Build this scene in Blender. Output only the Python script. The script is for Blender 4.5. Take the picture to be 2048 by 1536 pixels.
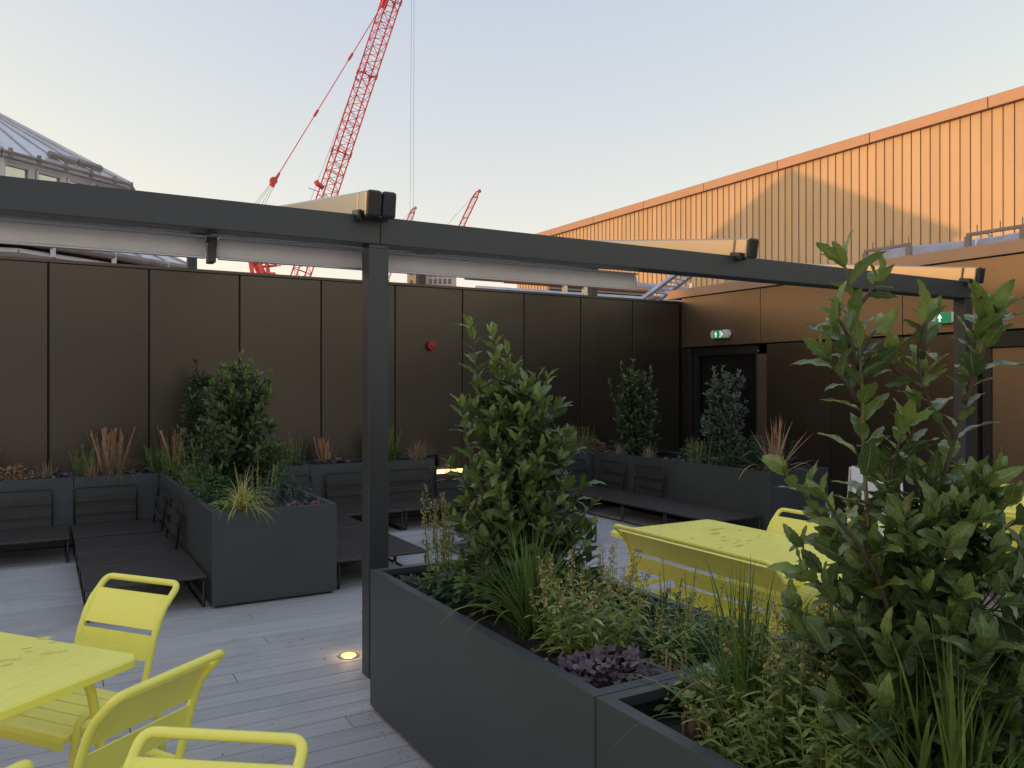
import bpy, math, random
from mathutils import Vector, Matrix, noise
R = math.radians
for o in list(bpy.data.objects): bpy.data.objects.remove(o)
SC = bpy.context.scene
COL = SC.collection
# ---------------------------------------------------------------- camera, sky, sun, exposure
H = 1.6
YAW = R(30.2)
cd = bpy.data.cameras.new('camera'); cam = bpy.data.objects.new('camera', cd); COL.objects.link(cam)
cam.location = (0, 0, H); cam.rotation_euler = (R(90), 0, -YAW)
cd.sensor_width = 36; cd.lens = 36 * 1619 / 2048; cd.clip_start = .05; cd.clip_end = 3000
SC.camera = cam
SUN_AZ = R(64)      # degrees from +Y towards -X
SUN_EL = R(4.0)
w = bpy.data.worlds.new('World'); SC.world = w; w.use_nodes = True
nt = w.node_tree; nt.nodes.clear()
out = nt.nodes.new('ShaderNodeOutputWorld'); bg = nt.nodes.new('ShaderNodeBackground')
sky = nt.nodes.new('ShaderNodeTexSky'); sky.sky_type = 'NISHITA'; sky.sun_disc = False
sky.sun_elevation = SUN_EL; sky.sun_rotation = -SUN_AZ
sky.air_density = 1.0; sky.dust_density = 1.2; sky.ozone_density = 1.0; sky.altitude = 50
# the thin evening haze evens the clear-sky brightness out: a per-channel power and gain on the sky colour
sc_ = nt.nodes.new('ShaderNodeSeparateColor'); cc_ = nt.nodes.new('ShaderNodeCombineColor'); nt.links.new(sky.outputs[0], sc_.inputs[0])
for i_, (pw, gain) in enumerate(((.56, .653), (.49, .582), (.10, .652))):
    p_ = nt.nodes.new('ShaderNodeMath'); p_.operation = 'POWER'; p_.inputs[1].default_value = pw
    g_ = nt.nodes.new('ShaderNodeMath'); g_.operation = 'MULTIPLY'; g_.inputs[1].default_value = gain * 1.15 / .15
    nt.links.new(sc_.outputs[i_], p_.inputs[0]); nt.links.new(p_.outputs[0], g_.inputs[0]); nt.links.new(g_.outputs[0], cc_.inputs[i_])
nt.links.new(cc_.outputs[0], bg.inputs[0]); nt.links.new(bg.outputs[0], out.inputs[0])
bg.inputs[1].default_value = .15
sl = bpy.data.lights.new('sun', 'SUN'); sun = bpy.data.objects.new('sun', sl); COL.objects.link(sun)
sl.energy = 1.4; sl.angle = R(.5); sl.color = (1.0, .43, .15)
sdir = Vector((-math.sin(SUN_AZ) * math.cos(SUN_EL), math.cos(SUN_AZ) * math.cos(SUN_EL), math.sin(SUN_EL)))
sun.rotation_euler = sdir.to_track_quat('Z', 'Y').to_euler()
SC.view_settings.view_transform = 'Standard'; SC.view_settings.look = 'None'
SC.view_settings.exposure = 0.0; SC.view_settings.gamma = 1; SC.view_settings.use_curve_mapping = False

FWD = Vector((math.sin(YAW), math.cos(YAW), 0)); RGT = Vector((math.cos(YAW), -math.sin(YAW), 0))
rnd = random.Random(7)
# ---------------------------------------------------------------- helpers
def tag(o, label=None, cat=None, group=None, kind=None):
    if label: o['label'] = label
    if cat: o['category'] = cat
    if group: o['group'] = group
    if kind: o['kind'] = kind
    return o
def empty(name, loc=(0, 0, 0), rz=0, label=None, cat=None, group=None):
    o = bpy.data.objects.new(name, None); COL.objects.link(o); o.location = loc; o.rotation_euler = (0, 0, rz)
    o.empty_display_size = .1
    return tag(o, label, cat, group)
class MB:
    def __init__(s): s.v = []; s.f = []; s.uv = []; s.t = []
    def add(s, vs, fs, uvs=None, tint=0.0):
        b = len(s.v); s.v += [tuple(p) for p in vs]
        s.uv += uvs if uvs else [(0, 0)] * len(vs); s.t += [tint] * len(vs)
        s.f += [tuple(i + b for i in f) for f in fs]; return s
    def box(s, x0, x1, y0, y1, z0, z1, M=None, bev=0):
        if bev:
            b = bev; P = []
            for z, i in ((z0, b), (z0 + b, 0), (z1 - b, 0), (z1, b)):
                P += [(x0 + i + (b if i == 0 else 0) * 0, y0 + i, z), (x1 - i, y0 + i, z), (x1 - i, y1 - i, z), (x0 + i, y1 - i, z)]
            F = [(3, 2, 1, 0), (12, 13, 14, 15)]
            for k in range(3):
                for j in range(4): F.append((k * 4 + j, k * 4 + (j + 1) % 4, k * 4 + 4 + (j + 1) % 4, k * 4 + 4 + j))
        else:
            P = [(x0, y0, z0), (x1, y0, z0), (x1, y1, z0), (x0, y1, z0), (x0, y0, z1), (x1, y0, z1), (x1, y1, z1), (x0, y1, z1)]
            F = [(3, 2, 1, 0), (4, 5, 6, 7), (0, 1, 5, 4), (1, 2, 6, 5), (2, 3, 7, 6), (3, 0, 4, 7)]
        if M: P = [M @ Vector(p) for p in P]
        return s.add(P, F)
    def prism(s, poly, M, t):      # poly in local xy, extruded along local z by t
        n = len(poly); P = [M @ Vector((a, b, 0)) for a, b in poly] + [M @ Vector((a, b, t)) for a, b in poly]
        return s.add(P, [tuple(range(n))[::-1], tuple(range(n, 2 * n))] + [(i, (i + 1) % n, n + (i + 1) % n, n + i) for i in range(n)])
    def tube(s, pts, r, n=8, r2=None, cap=True, tint=0.0, flat=1.0):
        pts = [Vector(p) for p in pts]; m = len(pts)
        if m < 2: return s
        t = (pts[1] - pts[0]).normalized(); up = Vector((0, 0, 1)) if abs(t.z) < .9 else Vector((1, 0, 0))
        a = t.cross(up).normalized(); P = []; uv = []
        for i in range(m):
            t = ((pts[min(i + 1, m - 1)] - pts[max(i - 1, 0)])).normalized()
            a = (a - t * a.dot(t)).normalized(); b = t.cross(a)
            rr = r if r2 is None else r + (r2 - r) * i / (m - 1)
            for k in range(n):
                c = 2 * math.pi * k / n; P.append(pts[i] + a * math.cos(c) * rr + b * math.sin(c) * rr * flat)
        F = [(i * n + k, i * n + (k + 1) % n, (i + 1) * n + (k + 1) % n, (i + 1) * n + k) for i in range(m - 1) for k in range(n)]
        if cap: F += [tuple(range(n))[::-1], tuple((m - 1) * n + k for k in range(n))]
        return s.add(P, F, None, tint)
    def disc(s, c, r, h, n=20, axis='z', r2=None):
        r2 = r if r2 is None else r2; P = []
        for q, rr in ((0, r), (h, r2)):
            for k in range(n):
                a = 2 * math.pi * k / n; x, y = math.cos(a) * rr, math.sin(a) * rr
                P.append(Vector(c) + Vector({'z': (x, y, q), 'y': (x, q, y), 'x': (q, x, y)}[axis]))
        return s.add(P, [tuple(range(n))[::-1], tuple(range(n, 2 * n))] + [(k, (k + 1) % n, n + (k + 1) % n, n + k) for k in range(n)])
    def mesh(s, name, mat, smooth=False):
        me = bpy.data.meshes.new(name); me.from_pydata(s.v, [], s.f)
        u = me.uv_layers.new(name='UVMap'); li = [0] * len(me.loops); me.loops.foreach_get('vertex_index', li)
        fl = []
        for i in li: fl += s.uv[i]
        u.data.foreach_set('uv', fl)
        if any(s.t):
            at = me.attributes.new('tint', 'FLOAT', 'POINT'); at.data.foreach_set('value', s.t)
        if mat: me.materials.append(mat)
        if smooth: me.polygons.foreach_set('use_smooth', [True] * len(me.polygons))
        me.update(); return me
    def build(s, name, mat, parent=None, smooth=False, bevel=0, kind=None):
        me = s.mesh(name, mat, smooth); o = bpy.data.objects.new(name, me); COL.objects.link(o)
        if parent: o.parent = parent
        if bevel:
            md = o.modifiers.new('bevel', 'BEVEL'); md.width = bevel; md.segments = 2; md.limit_method = 'ANGLE'; md.angle_limit = R(40)
            md.harden_normals = False
        if kind: o['kind'] = kind
        return o
def link_mesh(name, me, parent=None, M=None):
    o = bpy.data.objects.new(name, me); COL.objects.link(o)
    if parent: o.parent = parent
    if M is not None: o.matrix_local = M
    return o
def clone(o, parent=None):
    c = o.copy(); COL.objects.link(c)
    if parent: c.parent = parent
    for ch in list(o.children): clone(ch, c)
    return c
def rounded(pts, rad, k=5):
    pts = [Vector(p) for p in pts]; o = [pts[0]]
    for i in range(1, len(pts) - 1):
        a, b, c = pts[i - 1], pts[i], pts[i + 1]; r = min(rad, (a - b).length * .48, (c - b).length * .48)
        p, q = b + (a - b).normalized() * r, b + (c - b).normalized() * r
        for j in range(k + 1):
            t = j / k; o.append(p * (1 - t) ** 2 + b * 2 * t * (1 - t) + q * t * t)
    o.append(pts[-1]); return o
# ---------------------------------------------------------------- materials
def mat(name, col, rough=.5, metal=0.0, var=0.0, vscale=3.0, bump=0.0, bscale=40.0, stretch=(1, 1, 1), spec=.5, rvar=0.0, orand=0.0, coat=0.0):
    m = bpy.data.materials.new(name); m.use_nodes = True; nt = m.node_tree; b = nt.nodes['Principled BSDF']
    b.inputs['Base Color'].default_value = (*col, 1); b.inputs['Roughness'].default_value = rough; b.inputs['Metallic'].default_value = metal
    b.inputs['Specular IOR Level'].default_value = spec; b.inputs['Coat Weight'].default_value = coat
    tc = nt.nodes.new('ShaderNodeTexCoord'); mp = nt.nodes.new('ShaderNodeMapping'); mp.inputs['Scale'].default_value = stretch
    nt.links.new(tc.outputs['Object'], mp.inputs[0])
    if var or rvar or orand:
        n = nt.nodes.new('ShaderNodeTexNoise'); n.inputs['Scale'].default_value = vscale; n.inputs['Detail'].default_value = 6
        n.inputs['Roughness'].default_value = .65
        nt.links.new(mp.outputs[0], n.inputs['Vector'])
        mr = nt.nodes.new('ShaderNodeMapRange'); mr.inputs['From Min'].default_value = .3; mr.inputs['From Max'].default_value = .7
        mr.inputs['To Min'].default_value = 1 - var; mr.inputs['To Max'].default_value = 1 + var
        nt.links.new(n.outputs['Fac'], mr.inputs['Value']); fac = mr.outputs[0]
        if orand:
            oi = nt.nodes.new('ShaderNodeObjectInfo'); m2 = nt.nodes.new('ShaderNodeMapRange')
            m2.inputs['To Min'].default_value = 1 - orand; m2.inputs['To Max'].default_value = 1 + orand
            nt.links.new(oi.outputs['Random'], m2.inputs['Value'])
            mu = nt.nodes.new('ShaderNodeMath'); mu.operation = 'MULTIPLY'; nt.links.new(fac, mu.inputs[0]); nt.links.new(m2.outputs[0], mu.inputs[1]); fac = mu.outputs[0]
        vm = nt.nodes.new('ShaderNodeVectorMath'); vm.operation = 'SCALE'; vm.inputs[0].default_value = col
        nt.links.new(fac, vm.inputs['Scale']); nt.links.new(vm.outputs[0], b.inputs['Base Color'])
        if rvar:
            m3 = nt.nodes.new('ShaderNodeMapRange'); m3.inputs['From Min'].default_value = .3; m3.inputs['From Max'].default_value = .7
            m3.inputs['To Min'].default_value = rough - rvar; m3.inputs['To Max'].default_value = rough + rvar
            nt.links.new(n.outputs['Fac'], m3.inputs['Value']); nt.links.new(m3.outputs[0], b.inputs['Roughness'])
    if bump:
        n2 = nt.nodes.new('ShaderNodeTexNoise'); n2.inputs['Scale'].default_value = bscale; n2.inputs['Detail'].default_value = 4
        nt.links.new(mp.outputs[0], n2.inputs['Vector'])
        bp = nt.nodes.new('ShaderNodeBump'); bp.inputs['Strength'].default_value = bump; bp.inputs['Distance'].default_value = .01
        nt.links.new(n2.outputs['Fac'], bp.inputs['Height']); nt.links.new(bp.outputs[0], b.inputs['Normal'])
    return m
def emis(name, col, strength):
    m = bpy.data.materials.new(name); m.use_nodes = True; b = m.node_tree.nodes['Principled BSDF']
    b.inputs['Base Color'].default_value = (*col, 1); b.inputs['Emission Color'].default_value = (*col, 1); b.inputs['Emission Strength'].default_value = strength
    return m
def leafmat(name, c0, c1, rib=(.25, .3, .12), rough=.38, ribw=.035, vein=True, trans=.25):
    m = bpy.data.materials.new(name); m.use_nodes = True; nt = m.node_tree; b = nt.nodes['Principled BSDF']
    at = nt.nodes.new('ShaderNodeAttribute'); at.attribute_name = 'tint'
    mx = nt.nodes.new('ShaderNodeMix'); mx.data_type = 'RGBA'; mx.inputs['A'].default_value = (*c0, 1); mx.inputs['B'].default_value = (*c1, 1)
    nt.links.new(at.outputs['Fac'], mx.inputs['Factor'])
    # blotches
    tc = nt.nodes.new('ShaderNodeTexCoord'); n = nt.nodes.new('ShaderNodeTexNoise'); n.inputs['Scale'].default_value = 22; n.inputs['Detail'].default_value = 3
    nt.links.new(tc.outputs['Object'], n.inputs['Vector'])
    mr = nt.nodes.new('ShaderNodeMapRange'); mr.inputs['From Min'].default_value = .3; mr.inputs['From Max'].default_value = .7; mr.inputs['To Min'].default_value = .72; mr.inputs['To Max'].default_value = 1.28
    nt.links.new(n.outputs['Fac'], mr.inputs['Value'])
    vm = nt.nodes.new('ShaderNodeVectorMath'); vm.operation = 'SCALE'; nt.links.new(mx.outputs['Result'], vm.inputs[0]); nt.links.new(mr.outputs[0], vm.inputs['Scale'])
    col = vm.outputs[0]
    uv = nt.nodes.new('ShaderNodeUVMap'); sp = nt.nodes.new('ShaderNodeSeparateXYZ'); nt.links.new(uv.outputs[0], sp.inputs[0])
    s1 = nt.nodes.new('ShaderNodeMath'); s1.operation = 'SUBTRACT'; s1.inputs[1].default_value = .5; nt.links.new(sp.outputs['X'], s1.inputs[0])
    s2 = nt.nodes.new('ShaderNodeMath'); s2.operation = 'ABSOLUTE'; nt.links.new(s1.outputs[0], s2.inputs[0])
    s3 = nt.nodes.new('ShaderNodeMath'); s3.operation = 'LESS_THAN'; s3.inputs[1].default_value = ribw; nt.links.new(s2.outputs[0], s3.inputs[0])
    fac = s3.outputs[0]
    if vein:
        # side veins: sin((v - |u|*.5)*k)
        a = nt.nodes.new('ShaderNodeMath'); a.operation = 'MULTIPLY_ADD'; a.inputs[1].default_value = -.45
        nt.links.new(s2.outputs[0], a.inputs[0]); nt.links.new(sp.outputs['Y'], a.inputs[2])
        c = nt.nodes.new('ShaderNodeMath'); c.operation = 'MULTIPLY'; c.inputs[1].default_value = 62; nt.links.new(a.outputs[0], c.inputs[0])
        d = nt.nodes.new('ShaderNodeMath'); d.operation = 'SINE'; nt.links.new(c.outputs[0], d.inputs[0])
        e = nt.nodes.new('ShaderNodeMath'); e.operation = 'GREATER_THAN'; e.inputs[1].default_value = .93; nt.links.new(d.outputs[0], e.inputs[0])
        g = nt.nodes.new('ShaderNodeMath'); g.operation = 'MULTIPLY'; g.inputs[1].default_value = .22; nt.links.new(e.outputs[0], g.inputs[0])
        h = nt.nodes.new('ShaderNodeMath'); h.operation = 'MAXIMUM'; nt.links.new(g.outputs[0], h.inputs[0])
        h2 = nt.nodes.new('ShaderNodeMath'); h2.operation = 'MULTIPLY'; h2.inputs[1].default_value = .7; nt.links.new(s3.outputs[0], h2.inputs[0])
        nt.links.new(h2.outputs[0], h.inputs[1]); fac = h.outputs[0]
    m2 = nt.nodes.new('ShaderNodeMix'); m2.data_type = 'RGBA'; nt.links.new(fac, m2.inputs['Factor']); nt.links.new(col, m2.inputs['A']); m2.inputs['B'].default_value = (*rib, 1)
    nt.links.new(m2.outputs['Result'], b.inputs['Base Color'])
    b.inputs['Roughness'].default_value = rough; b.inputs['Specular IOR Level'].default_value = .4
    tr = nt.nodes.new('ShaderNodeBsdfTranslucent'); nt.links.new(m2.outputs['Result'], tr.inputs['Color'])
    ms = nt.nodes.new('ShaderNodeMixShader'); ms.inputs[0].default_value = trans
    o = nt.nodes['Material Output']; nt.links.new(b.outputs[0], ms.inputs[1]); nt.links.new(tr.outputs[0], ms.inputs[2]); nt.links.new(ms.outputs[0], o.inputs[0])
    return m
M_ = {}
M_['anthracite'] = mat('anthracite_powder_coat', (.052, .058, .064), .42, .25, .06, 1.2, .03, 300, rvar=.05)
M_['planter'] = mat('blue_grey_powder_coat', (.062, .073, .077), .44, .2, .12, 1.3, .22, 1.6, rvar=.06)
M_['planter_in'] = mat('planter_inside', (.02, .022, .025), .7)
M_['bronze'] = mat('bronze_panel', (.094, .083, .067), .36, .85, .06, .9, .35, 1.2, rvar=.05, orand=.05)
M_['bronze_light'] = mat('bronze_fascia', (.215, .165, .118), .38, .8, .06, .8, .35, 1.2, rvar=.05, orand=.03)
M_['joint'] = mat('dark_joint', (.012, .011, .010), .8)
M_['gold'] = mat('gold_standing_seam', (.53, .42, .27), .50, .2, .07, .5, .02, 60, (1, 1, .25), rvar=.05, orand=.05)
M_['coping'] = mat('copper_coping', (.38, .27, .205), .5, .4, .05, 1)
M_['board'] = mat('grey_composite_board', (.445, .45, .435), .62, 0, .14, 5, .3, 60, (.25, 6, 6), orand=.08)
M_['yellow'] = mat('lime_yellow_powder_coat', (.97, .93, .17), .34, 0, .03, 4, .01, 200, rvar=.04)
M_['seat'] = mat('dark_brown_mesh_metal', (.060, .052, .046), .5, .3, .08, 3, .2, 220)
M_['frame'] = mat('black_brown_tube', (.045, .040, .038), .45, .4)
M_['soil'] = mat('bark_soil', (.028, .020, .015), .95, 0, .6, 18, 1.0, 40)
M_['fabric'] = mat('grey_awning_fabric', (.86, .83, .86), .8, 0, .05, 5, .05, 90)
M_['fabric_rail'] = mat('silver_rail', (.55, .57, .62), .35, .6)
M_['alu'] = mat('champagne_aluminium', (.45, .39, .33), .28, .9, .04, 1)
M_['capblack'] = mat('black_plastic', (.018, .020, .024), .32)
M_['red'] = mat('red_crane_paint', (.74, .085, .085), .5, 0, .1, .2)
M_['paleRed'] = mat('pale_red_far_crane', (.66, .24, .22), .6)  # paler red for the farthest crane
M_['rope'] = mat('steel_rope', (.25, .26, .28), .5, .5)
M_['white'] = mat('white_paint', (.70, .70, .70), .5, 0, .08, 1)
M_['domeframe'] = mat('weathered_white_frame', (.62, .60, .60), .5, 0, .18, .8)
M_['domepanel'] = mat('translucent_roof_glass', (.56, .58, .60), .22, .2, .08, .5)
M_['domeglass'] = mat('window_glass_pale', (.55, .58, .56), .08, .6, .15, .6)
M_['gutter'] = mat('weathered_gutter', (.28, .24, .22), .7, 0, .3, 2)
M_['galv'] = mat('galvanised_steel', (.52, .55, .58), .35, .8, .2, 4)
M_['foil'] = mat('grey_insulation_wrap', (.38, .38, .42), .5, .35, .18, 6, .6, 14)
M_['black'] = mat('matt_black', (.008, .008, .009), .5)
M_['doorglass'] = mat('dark_door_glass', (.008, .009, .011), .12, 0)
M_['redplastic'] = mat('red_plastic', (.42, .012, .02), .35)
M_['copperpipe'] = mat('copper_red_pipe', (.55, .22, .12), .4, .4)
M_['tower_a'] = mat('tower_sunlit_cladding', (.75, .52, .30), .7, 0, .1, .1)  # evening sunlight on the left wing is painted into this orange
M_['tower_b'] = mat('tower_pink_stone', (.62, .50, .44), .8, 0, .1, .1)
M_['win'] = mat('tower_window', (.12, .13, .15), .2)
M_['concrete'] = mat('concrete', (.3, .29, .28), .85, 0, .15, .4)
M_['asphalt'] = mat('asphalt', (.05, .05, .052), .9, 0, .2, .2)
M_['green'] = emis('sign_green_backlit', (.01, .22, .08), .55)
M_['signwhite'] = emis('sign_white_backlit', (.85, .9, .8), .75)
M_['signcase'] = mat('white_sign_case', (.72, .72, .74), .4)
M_['lampwarm'] = emis('warm_lamp_lens', (1.0, .50, .14), 2.2)
M_['stripwarm'] = emis('warm_strip_lens', (1.0, .66, .22), 5.0)
M_['stem'] = mat('brown_bark', (.085, .060, .038), .8, 0, .25, 30)
M_['stemgreen'] = mat('green_brown_bark', (.13, .125, .055), .7, 0, .2, 30)
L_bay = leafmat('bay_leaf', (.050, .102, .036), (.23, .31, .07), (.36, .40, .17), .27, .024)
L_baymid = leafmat('bay_leaf_far', (.034, .072, .034), (.20, .27, .08), (.12, .16, .07), .42, .0, False)
L_baygrey = leafmat('bay_leaf_grey', (.075, .11, .078), (.17, .21, .14), (.12, .16, .07), .42, .0, False)
L_grass = leafmat('strap_leaf', (.065, .14, .030), (.25, .34, .08), (.12, .19, .05), .42, .06, False, .3)
L_straw = leafmat('straw_leaf', (.30, .21, .12), (.50, .40, .25), (.3, .22, .12), .7, .0, False, .2)
L_rust = leafmat('rust_leaf', (.30, .165, .09), (.52, .35, .21), (.3, .16, .08), .7, .0, False, .2)
L_yel = leafmat('yellow_sedge', (.45, .43, .12), (.70, .66, .26), (.4, .4, .15), .5, .0, False, .3)
L_herb = leafmat('herb_leaf', (.12, .21, .055), (.38, .46, .13), (.18, .24, .08), .5, .03, False, .3)
L_deep = leafmat('deep_green_leaf', (.036, .090, .045), (.095, .18, .065), (.08, .13, .06), .5, .03, False, .2)
L_heu = leafmat('purple_heuchera_leaf', (.075, .050, .060), (.20, .155, .175), (.14, .10, .10), .45, .02, True, .12)
L_pod = leafmat('seed_pod', (.26, .20, .08), (.46, .42, .17), (.2, .2, .1), .7, .0, False, .1)
L_blue = leafmat('blue_green_leaf', (.065, .12, .105), (.13, .20, .16), (.1, .14, .1), .55, .0, False, .2)
# ---------------------------------------------------------------- ground, slab, deck
MB().box(-400, 500, -300, 900, -16.2, -16).build('ground', M_['asphalt'], kind='structure')
MB().box(-14, 26, -12, 9.62, -.6, -.062).build('roof_slab', M_['concrete'], kind='structure')
deck = empty('deck'); deck['kind'] = 'structure'
def dirt(m, scale, lo, hi, dark, world=True):
    nt = m.node_tree; b = nt.nodes['Principled BSDF']; l = b.inputs['Base Color'].links[0]; src = l.from_socket
    g = nt.nodes.new('ShaderNodeNewGeometry'); mp = nt.nodes.new('ShaderNodeMapping'); mp.inputs['Scale'].default_value = (1, 1.6, 1)
    nt.links.new(g.outputs['Position'], mp.inputs[0]); n = nt.nodes.new('ShaderNodeTexNoise'); n.inputs['Scale'].default_value = scale; n.inputs['Detail'].default_value = 8; n.inputs['Roughness'].default_value = .7
    nt.links.new(mp.outputs[0], n.inputs['Vector']); r = nt.nodes.new('ShaderNodeMapRange'); r.inputs['From Min'].default_value = lo; r.inputs['From Max'].default_value = hi; r.inputs['To Min'].default_value = 1; r.inputs['To Max'].default_value = dark
    nt.links.new(n.outputs['Fac'], r.inputs['Value']); v = nt.nodes.new('ShaderNodeVectorMath'); v.operation = 'SCALE'; nt.links.new(src, v.inputs[0]); nt.links.new(r.outputs[0], v.inputs['Scale']); nt.links.new(v.outputs[0], b.inputs['Base Color'])
dirt(M_['board'], 1.1, .50, .72, .72); dirt(M_['yellow'], 9, .56, .75, .90); dirt(M_['gold'], .35, .48, .70, .88); dirt(M_['seat'], 6, .5, .7, 1.5)
PITCH = .1455
base = MB().box(-7.9, 8.60, -8, 9.60, -.060, -.030).build('deck_underlay', M_['joint'], deck)
r0 = random.Random(3); cache = {}
near = MB()
for i in range(-60, 55):
    y0 = 1.30 + i * PITCH; x = -7.9 + r0.uniform(0, 3.2)
    segs = []; xs = -7.9
    while xs < 8.60:
        segs.append((xs, min(x, 8.60))); xs = x; x += 3.6
    for a, b in segs:
        if b - a < .05: continue
        vis = i >= 3 and b > -.6 - 0 and a < 8.6 and (y0 + 1.2 * max(b, 0) > 2.2) and y0 < 9.1
        if vis:
            o = MB().box(0, b - a - .004, 0, PITCH - .0065, -.026, 0, bev=.0025).build('deck_board', M_['board'], deck)
            o.location = (a, y0, 0)
        else: near.box(a, b - .004, y0, y0 + PITCH - .0065, -.026, 0)
near.build('deck_board_field', M_['board'], deck, kind='stuff')
# small dirt specks and a fallen leaf on the deck
sp = MB()
for k in range(60):
    x, y = rnd.uniform(-1, 3.2), rnd.uniform(3.3, 6.6)
    if x > 1.36 and y < 3.85: continue
    r = rnd.uniform(.002, .006); sp.add([(x - r, y - r * .6, .002), (x + r, y - r, .003), (x + r * .7, y + r, .006), (x - r, y + r, .002)], [(0, 1, 2, 3)])
for k in range(130):
    y = rnd.uniform(1.6, 3.85); x = 1.39 - abs(rnd.gauss(0, .045)); r = rnd.uniform(.0015, .005); a_ = rnd.uniform(0, 3)
    sp.add([(x - r * math.cos(a_), y - r * math.sin(a_), .002), (x + r * math.sin(a_) * .6, y - r * .6, .005), (x + r * math.cos(a_), y + r * math.sin(a_), .003), (x - r * .4, y + r * .7, .007)], [(0, 1, 2, 3)])
tag(sp.build('plant_litter', mat('dry_litter', (.13, .10, .075), .9)), kind='stuff')
# ---------------------------------------------------------------- far wall of bronze panels
fw = empty('panelled_wall', (0, 9.7, 0), label='dark bronze panelled wall closing the far side of the terrace', cat='wall')
MB().box(-9, 8.72, .03, .28, -.5, 2.86).build('wall_core', M_['joint'], fw)
MB().box(-9, 8.70, -.012, .30, 2.865, 2.90).build('wall_coping', M_['bronze'], fw, bevel=.003)
jx = [-8.9] + [.067 + .9628 * n for n in range(-8, 9)] + [8.70]
for a, b in zip(jx[:-1], jx[1:]):
    if b - a < .3: continue
    o = MB().box(.008, b - a - .008, 0, .028, -.02, 2.862).build('wall_panel', M_['bronze'], fw, bevel=.004); o.location = (a, 0, 0)
    f = MB().box(-.004, .004, -.006, .029, -.02, 2.860).build('joint_fin', M_['joint'], fw); f.location = (a, 0, 0)
# red alarm sounder
sd = empty('alarm_sounder', (4.41, 9.70, 2.10), label='small red round alarm sounder fixed on the dark far wall', cat='alarm')
MB().disc((0, 0, 0), .052, -.03, 20, 'y').build('back_box', M_['redplastic'], sd, bevel=.004)
MB().disc((0, -.03, 0), .062, -.035, 20, 'y', .058).build('horn', M_['redplastic'], sd, bevel=.006)
MB().disc((0, -.065, 0), .03, -.02, 16, 'y', .02).build('beacon_lens', M_['redplastic'], sd, bevel=.003)
# dark wall lamp and glowing strip
wl = empty('wall_lamp', (4.55, 9.70, .60), label='dark box shaped wall lamp above the low planter by the far wall', cat='lamp')
MB().box(-.17, -.10, -.05, 0, -.09, .09).build('bracket', M_['capblack'], wl, bevel=.008)
MB().box(-.085, .12, -.12, 0, -.085, .08).build('housing', M_['capblack'], wl, bevel=.012)
st = empty('strip_light', (4.50, 9.70, .455), label='glowing warm strip light low on the far wall behind seat backs', cat='lamp')
MB().box(-.03, .36, -.05, 0, -.055, .035).build('housing', M_['capblack'], st, bevel=.004)
MB().box(-.02, .35, -.058, -.051, -.045, .02).build('lens', M_['stripwarm'], st)
# ---------------------------------------------------------------- right building, ground floor
rw = empty('entrance_building', (8.73, 0, 0), label='bronze clad entrance building with doors on the right side of the terrace', cat='building')
MB().box(.30, 9.5, -9, 9.98, -.5, 2.90).build('building_core', M_['joint'], rw)
MB().box(.035, .29, -9, 3.2, -.5, 2.16).build('wall_core', M_['joint'], rw)
MB().box(.035, .29, 5.02, 7.96, -.5, 2.16).build('wall_core', M_['joint'], rw)
MB().box(.035, .29, 9.49, 9.98, -.5, 2.16).build('wall_core', M_['joint'], rw)
MB().box(.035, .29, -9, 9.98, 2.162, 2.90).build('fascia_core', M_['joint'], rw)
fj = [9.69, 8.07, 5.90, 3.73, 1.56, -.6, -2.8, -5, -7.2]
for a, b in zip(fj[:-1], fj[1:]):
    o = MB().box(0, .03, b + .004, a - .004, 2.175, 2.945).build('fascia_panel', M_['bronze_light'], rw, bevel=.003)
cj = [9.98, 7.3, 4.1, .9, -2.3, -5.6, -9]
for a, b in zip(cj[:-1], cj[1:]):
    MB().box(-.035, .42, b + .003, a - .003, 2.955, 3.09).build('coping', M_['coping'], rw, bevel=.004)
lj = [7.96, 6.90, 5.02]
for a, b in zip(lj[:-1], lj[1:]):
    MB().box(.004, .03, b + .004, a - .004, -.02, 2.150).build('wall_panel', M_['bronze'], rw, bevel=.003)
MB().box(.004, .03, 9.50, 9.69, -.02, 2.150).build('corner_panel', M_['bronze'], rw, bevel=.003)
MB().box(.004, .03, -9, 3.2, -.02, 2.150).build('wall_panel', M_['bronze'], rw, bevel=.003)
def door(y0, y1, two):
    d = MB().box(.05, .12, y0, y1, 2.03, 2.155).build('door_head', M_['black'], rw, bevel=.003)
    MB().box(.05, .14, y1 - .06, y1, 0, 2.028).build('door_frame', M_['capblack'], rw, bevel=.003); MB().box(.05, .14, y0, y0 + .05, 0, 2.028).build('door_frame', M_['capblack'], rw, bevel=.003)
    lf = MB().box(.16, .20, y0 + .05, y1 - .06, .02, 2.028).build('door_leaf', M_['doorglass'], rw)
    MB().box(.10, .155, (y0 + y1) / 2 - .02, (y0 + y1) / 2 + .02, .9, 1.2).build('handle', M_['galv'], lf, bevel=.005)
door(8.16, 9.47, 1)
MB().box(.02, .28, 7.975, 8.15, 0, 2.02).build('door_reveal', M_['bronze_light'], rw, bevel=.003)
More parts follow.
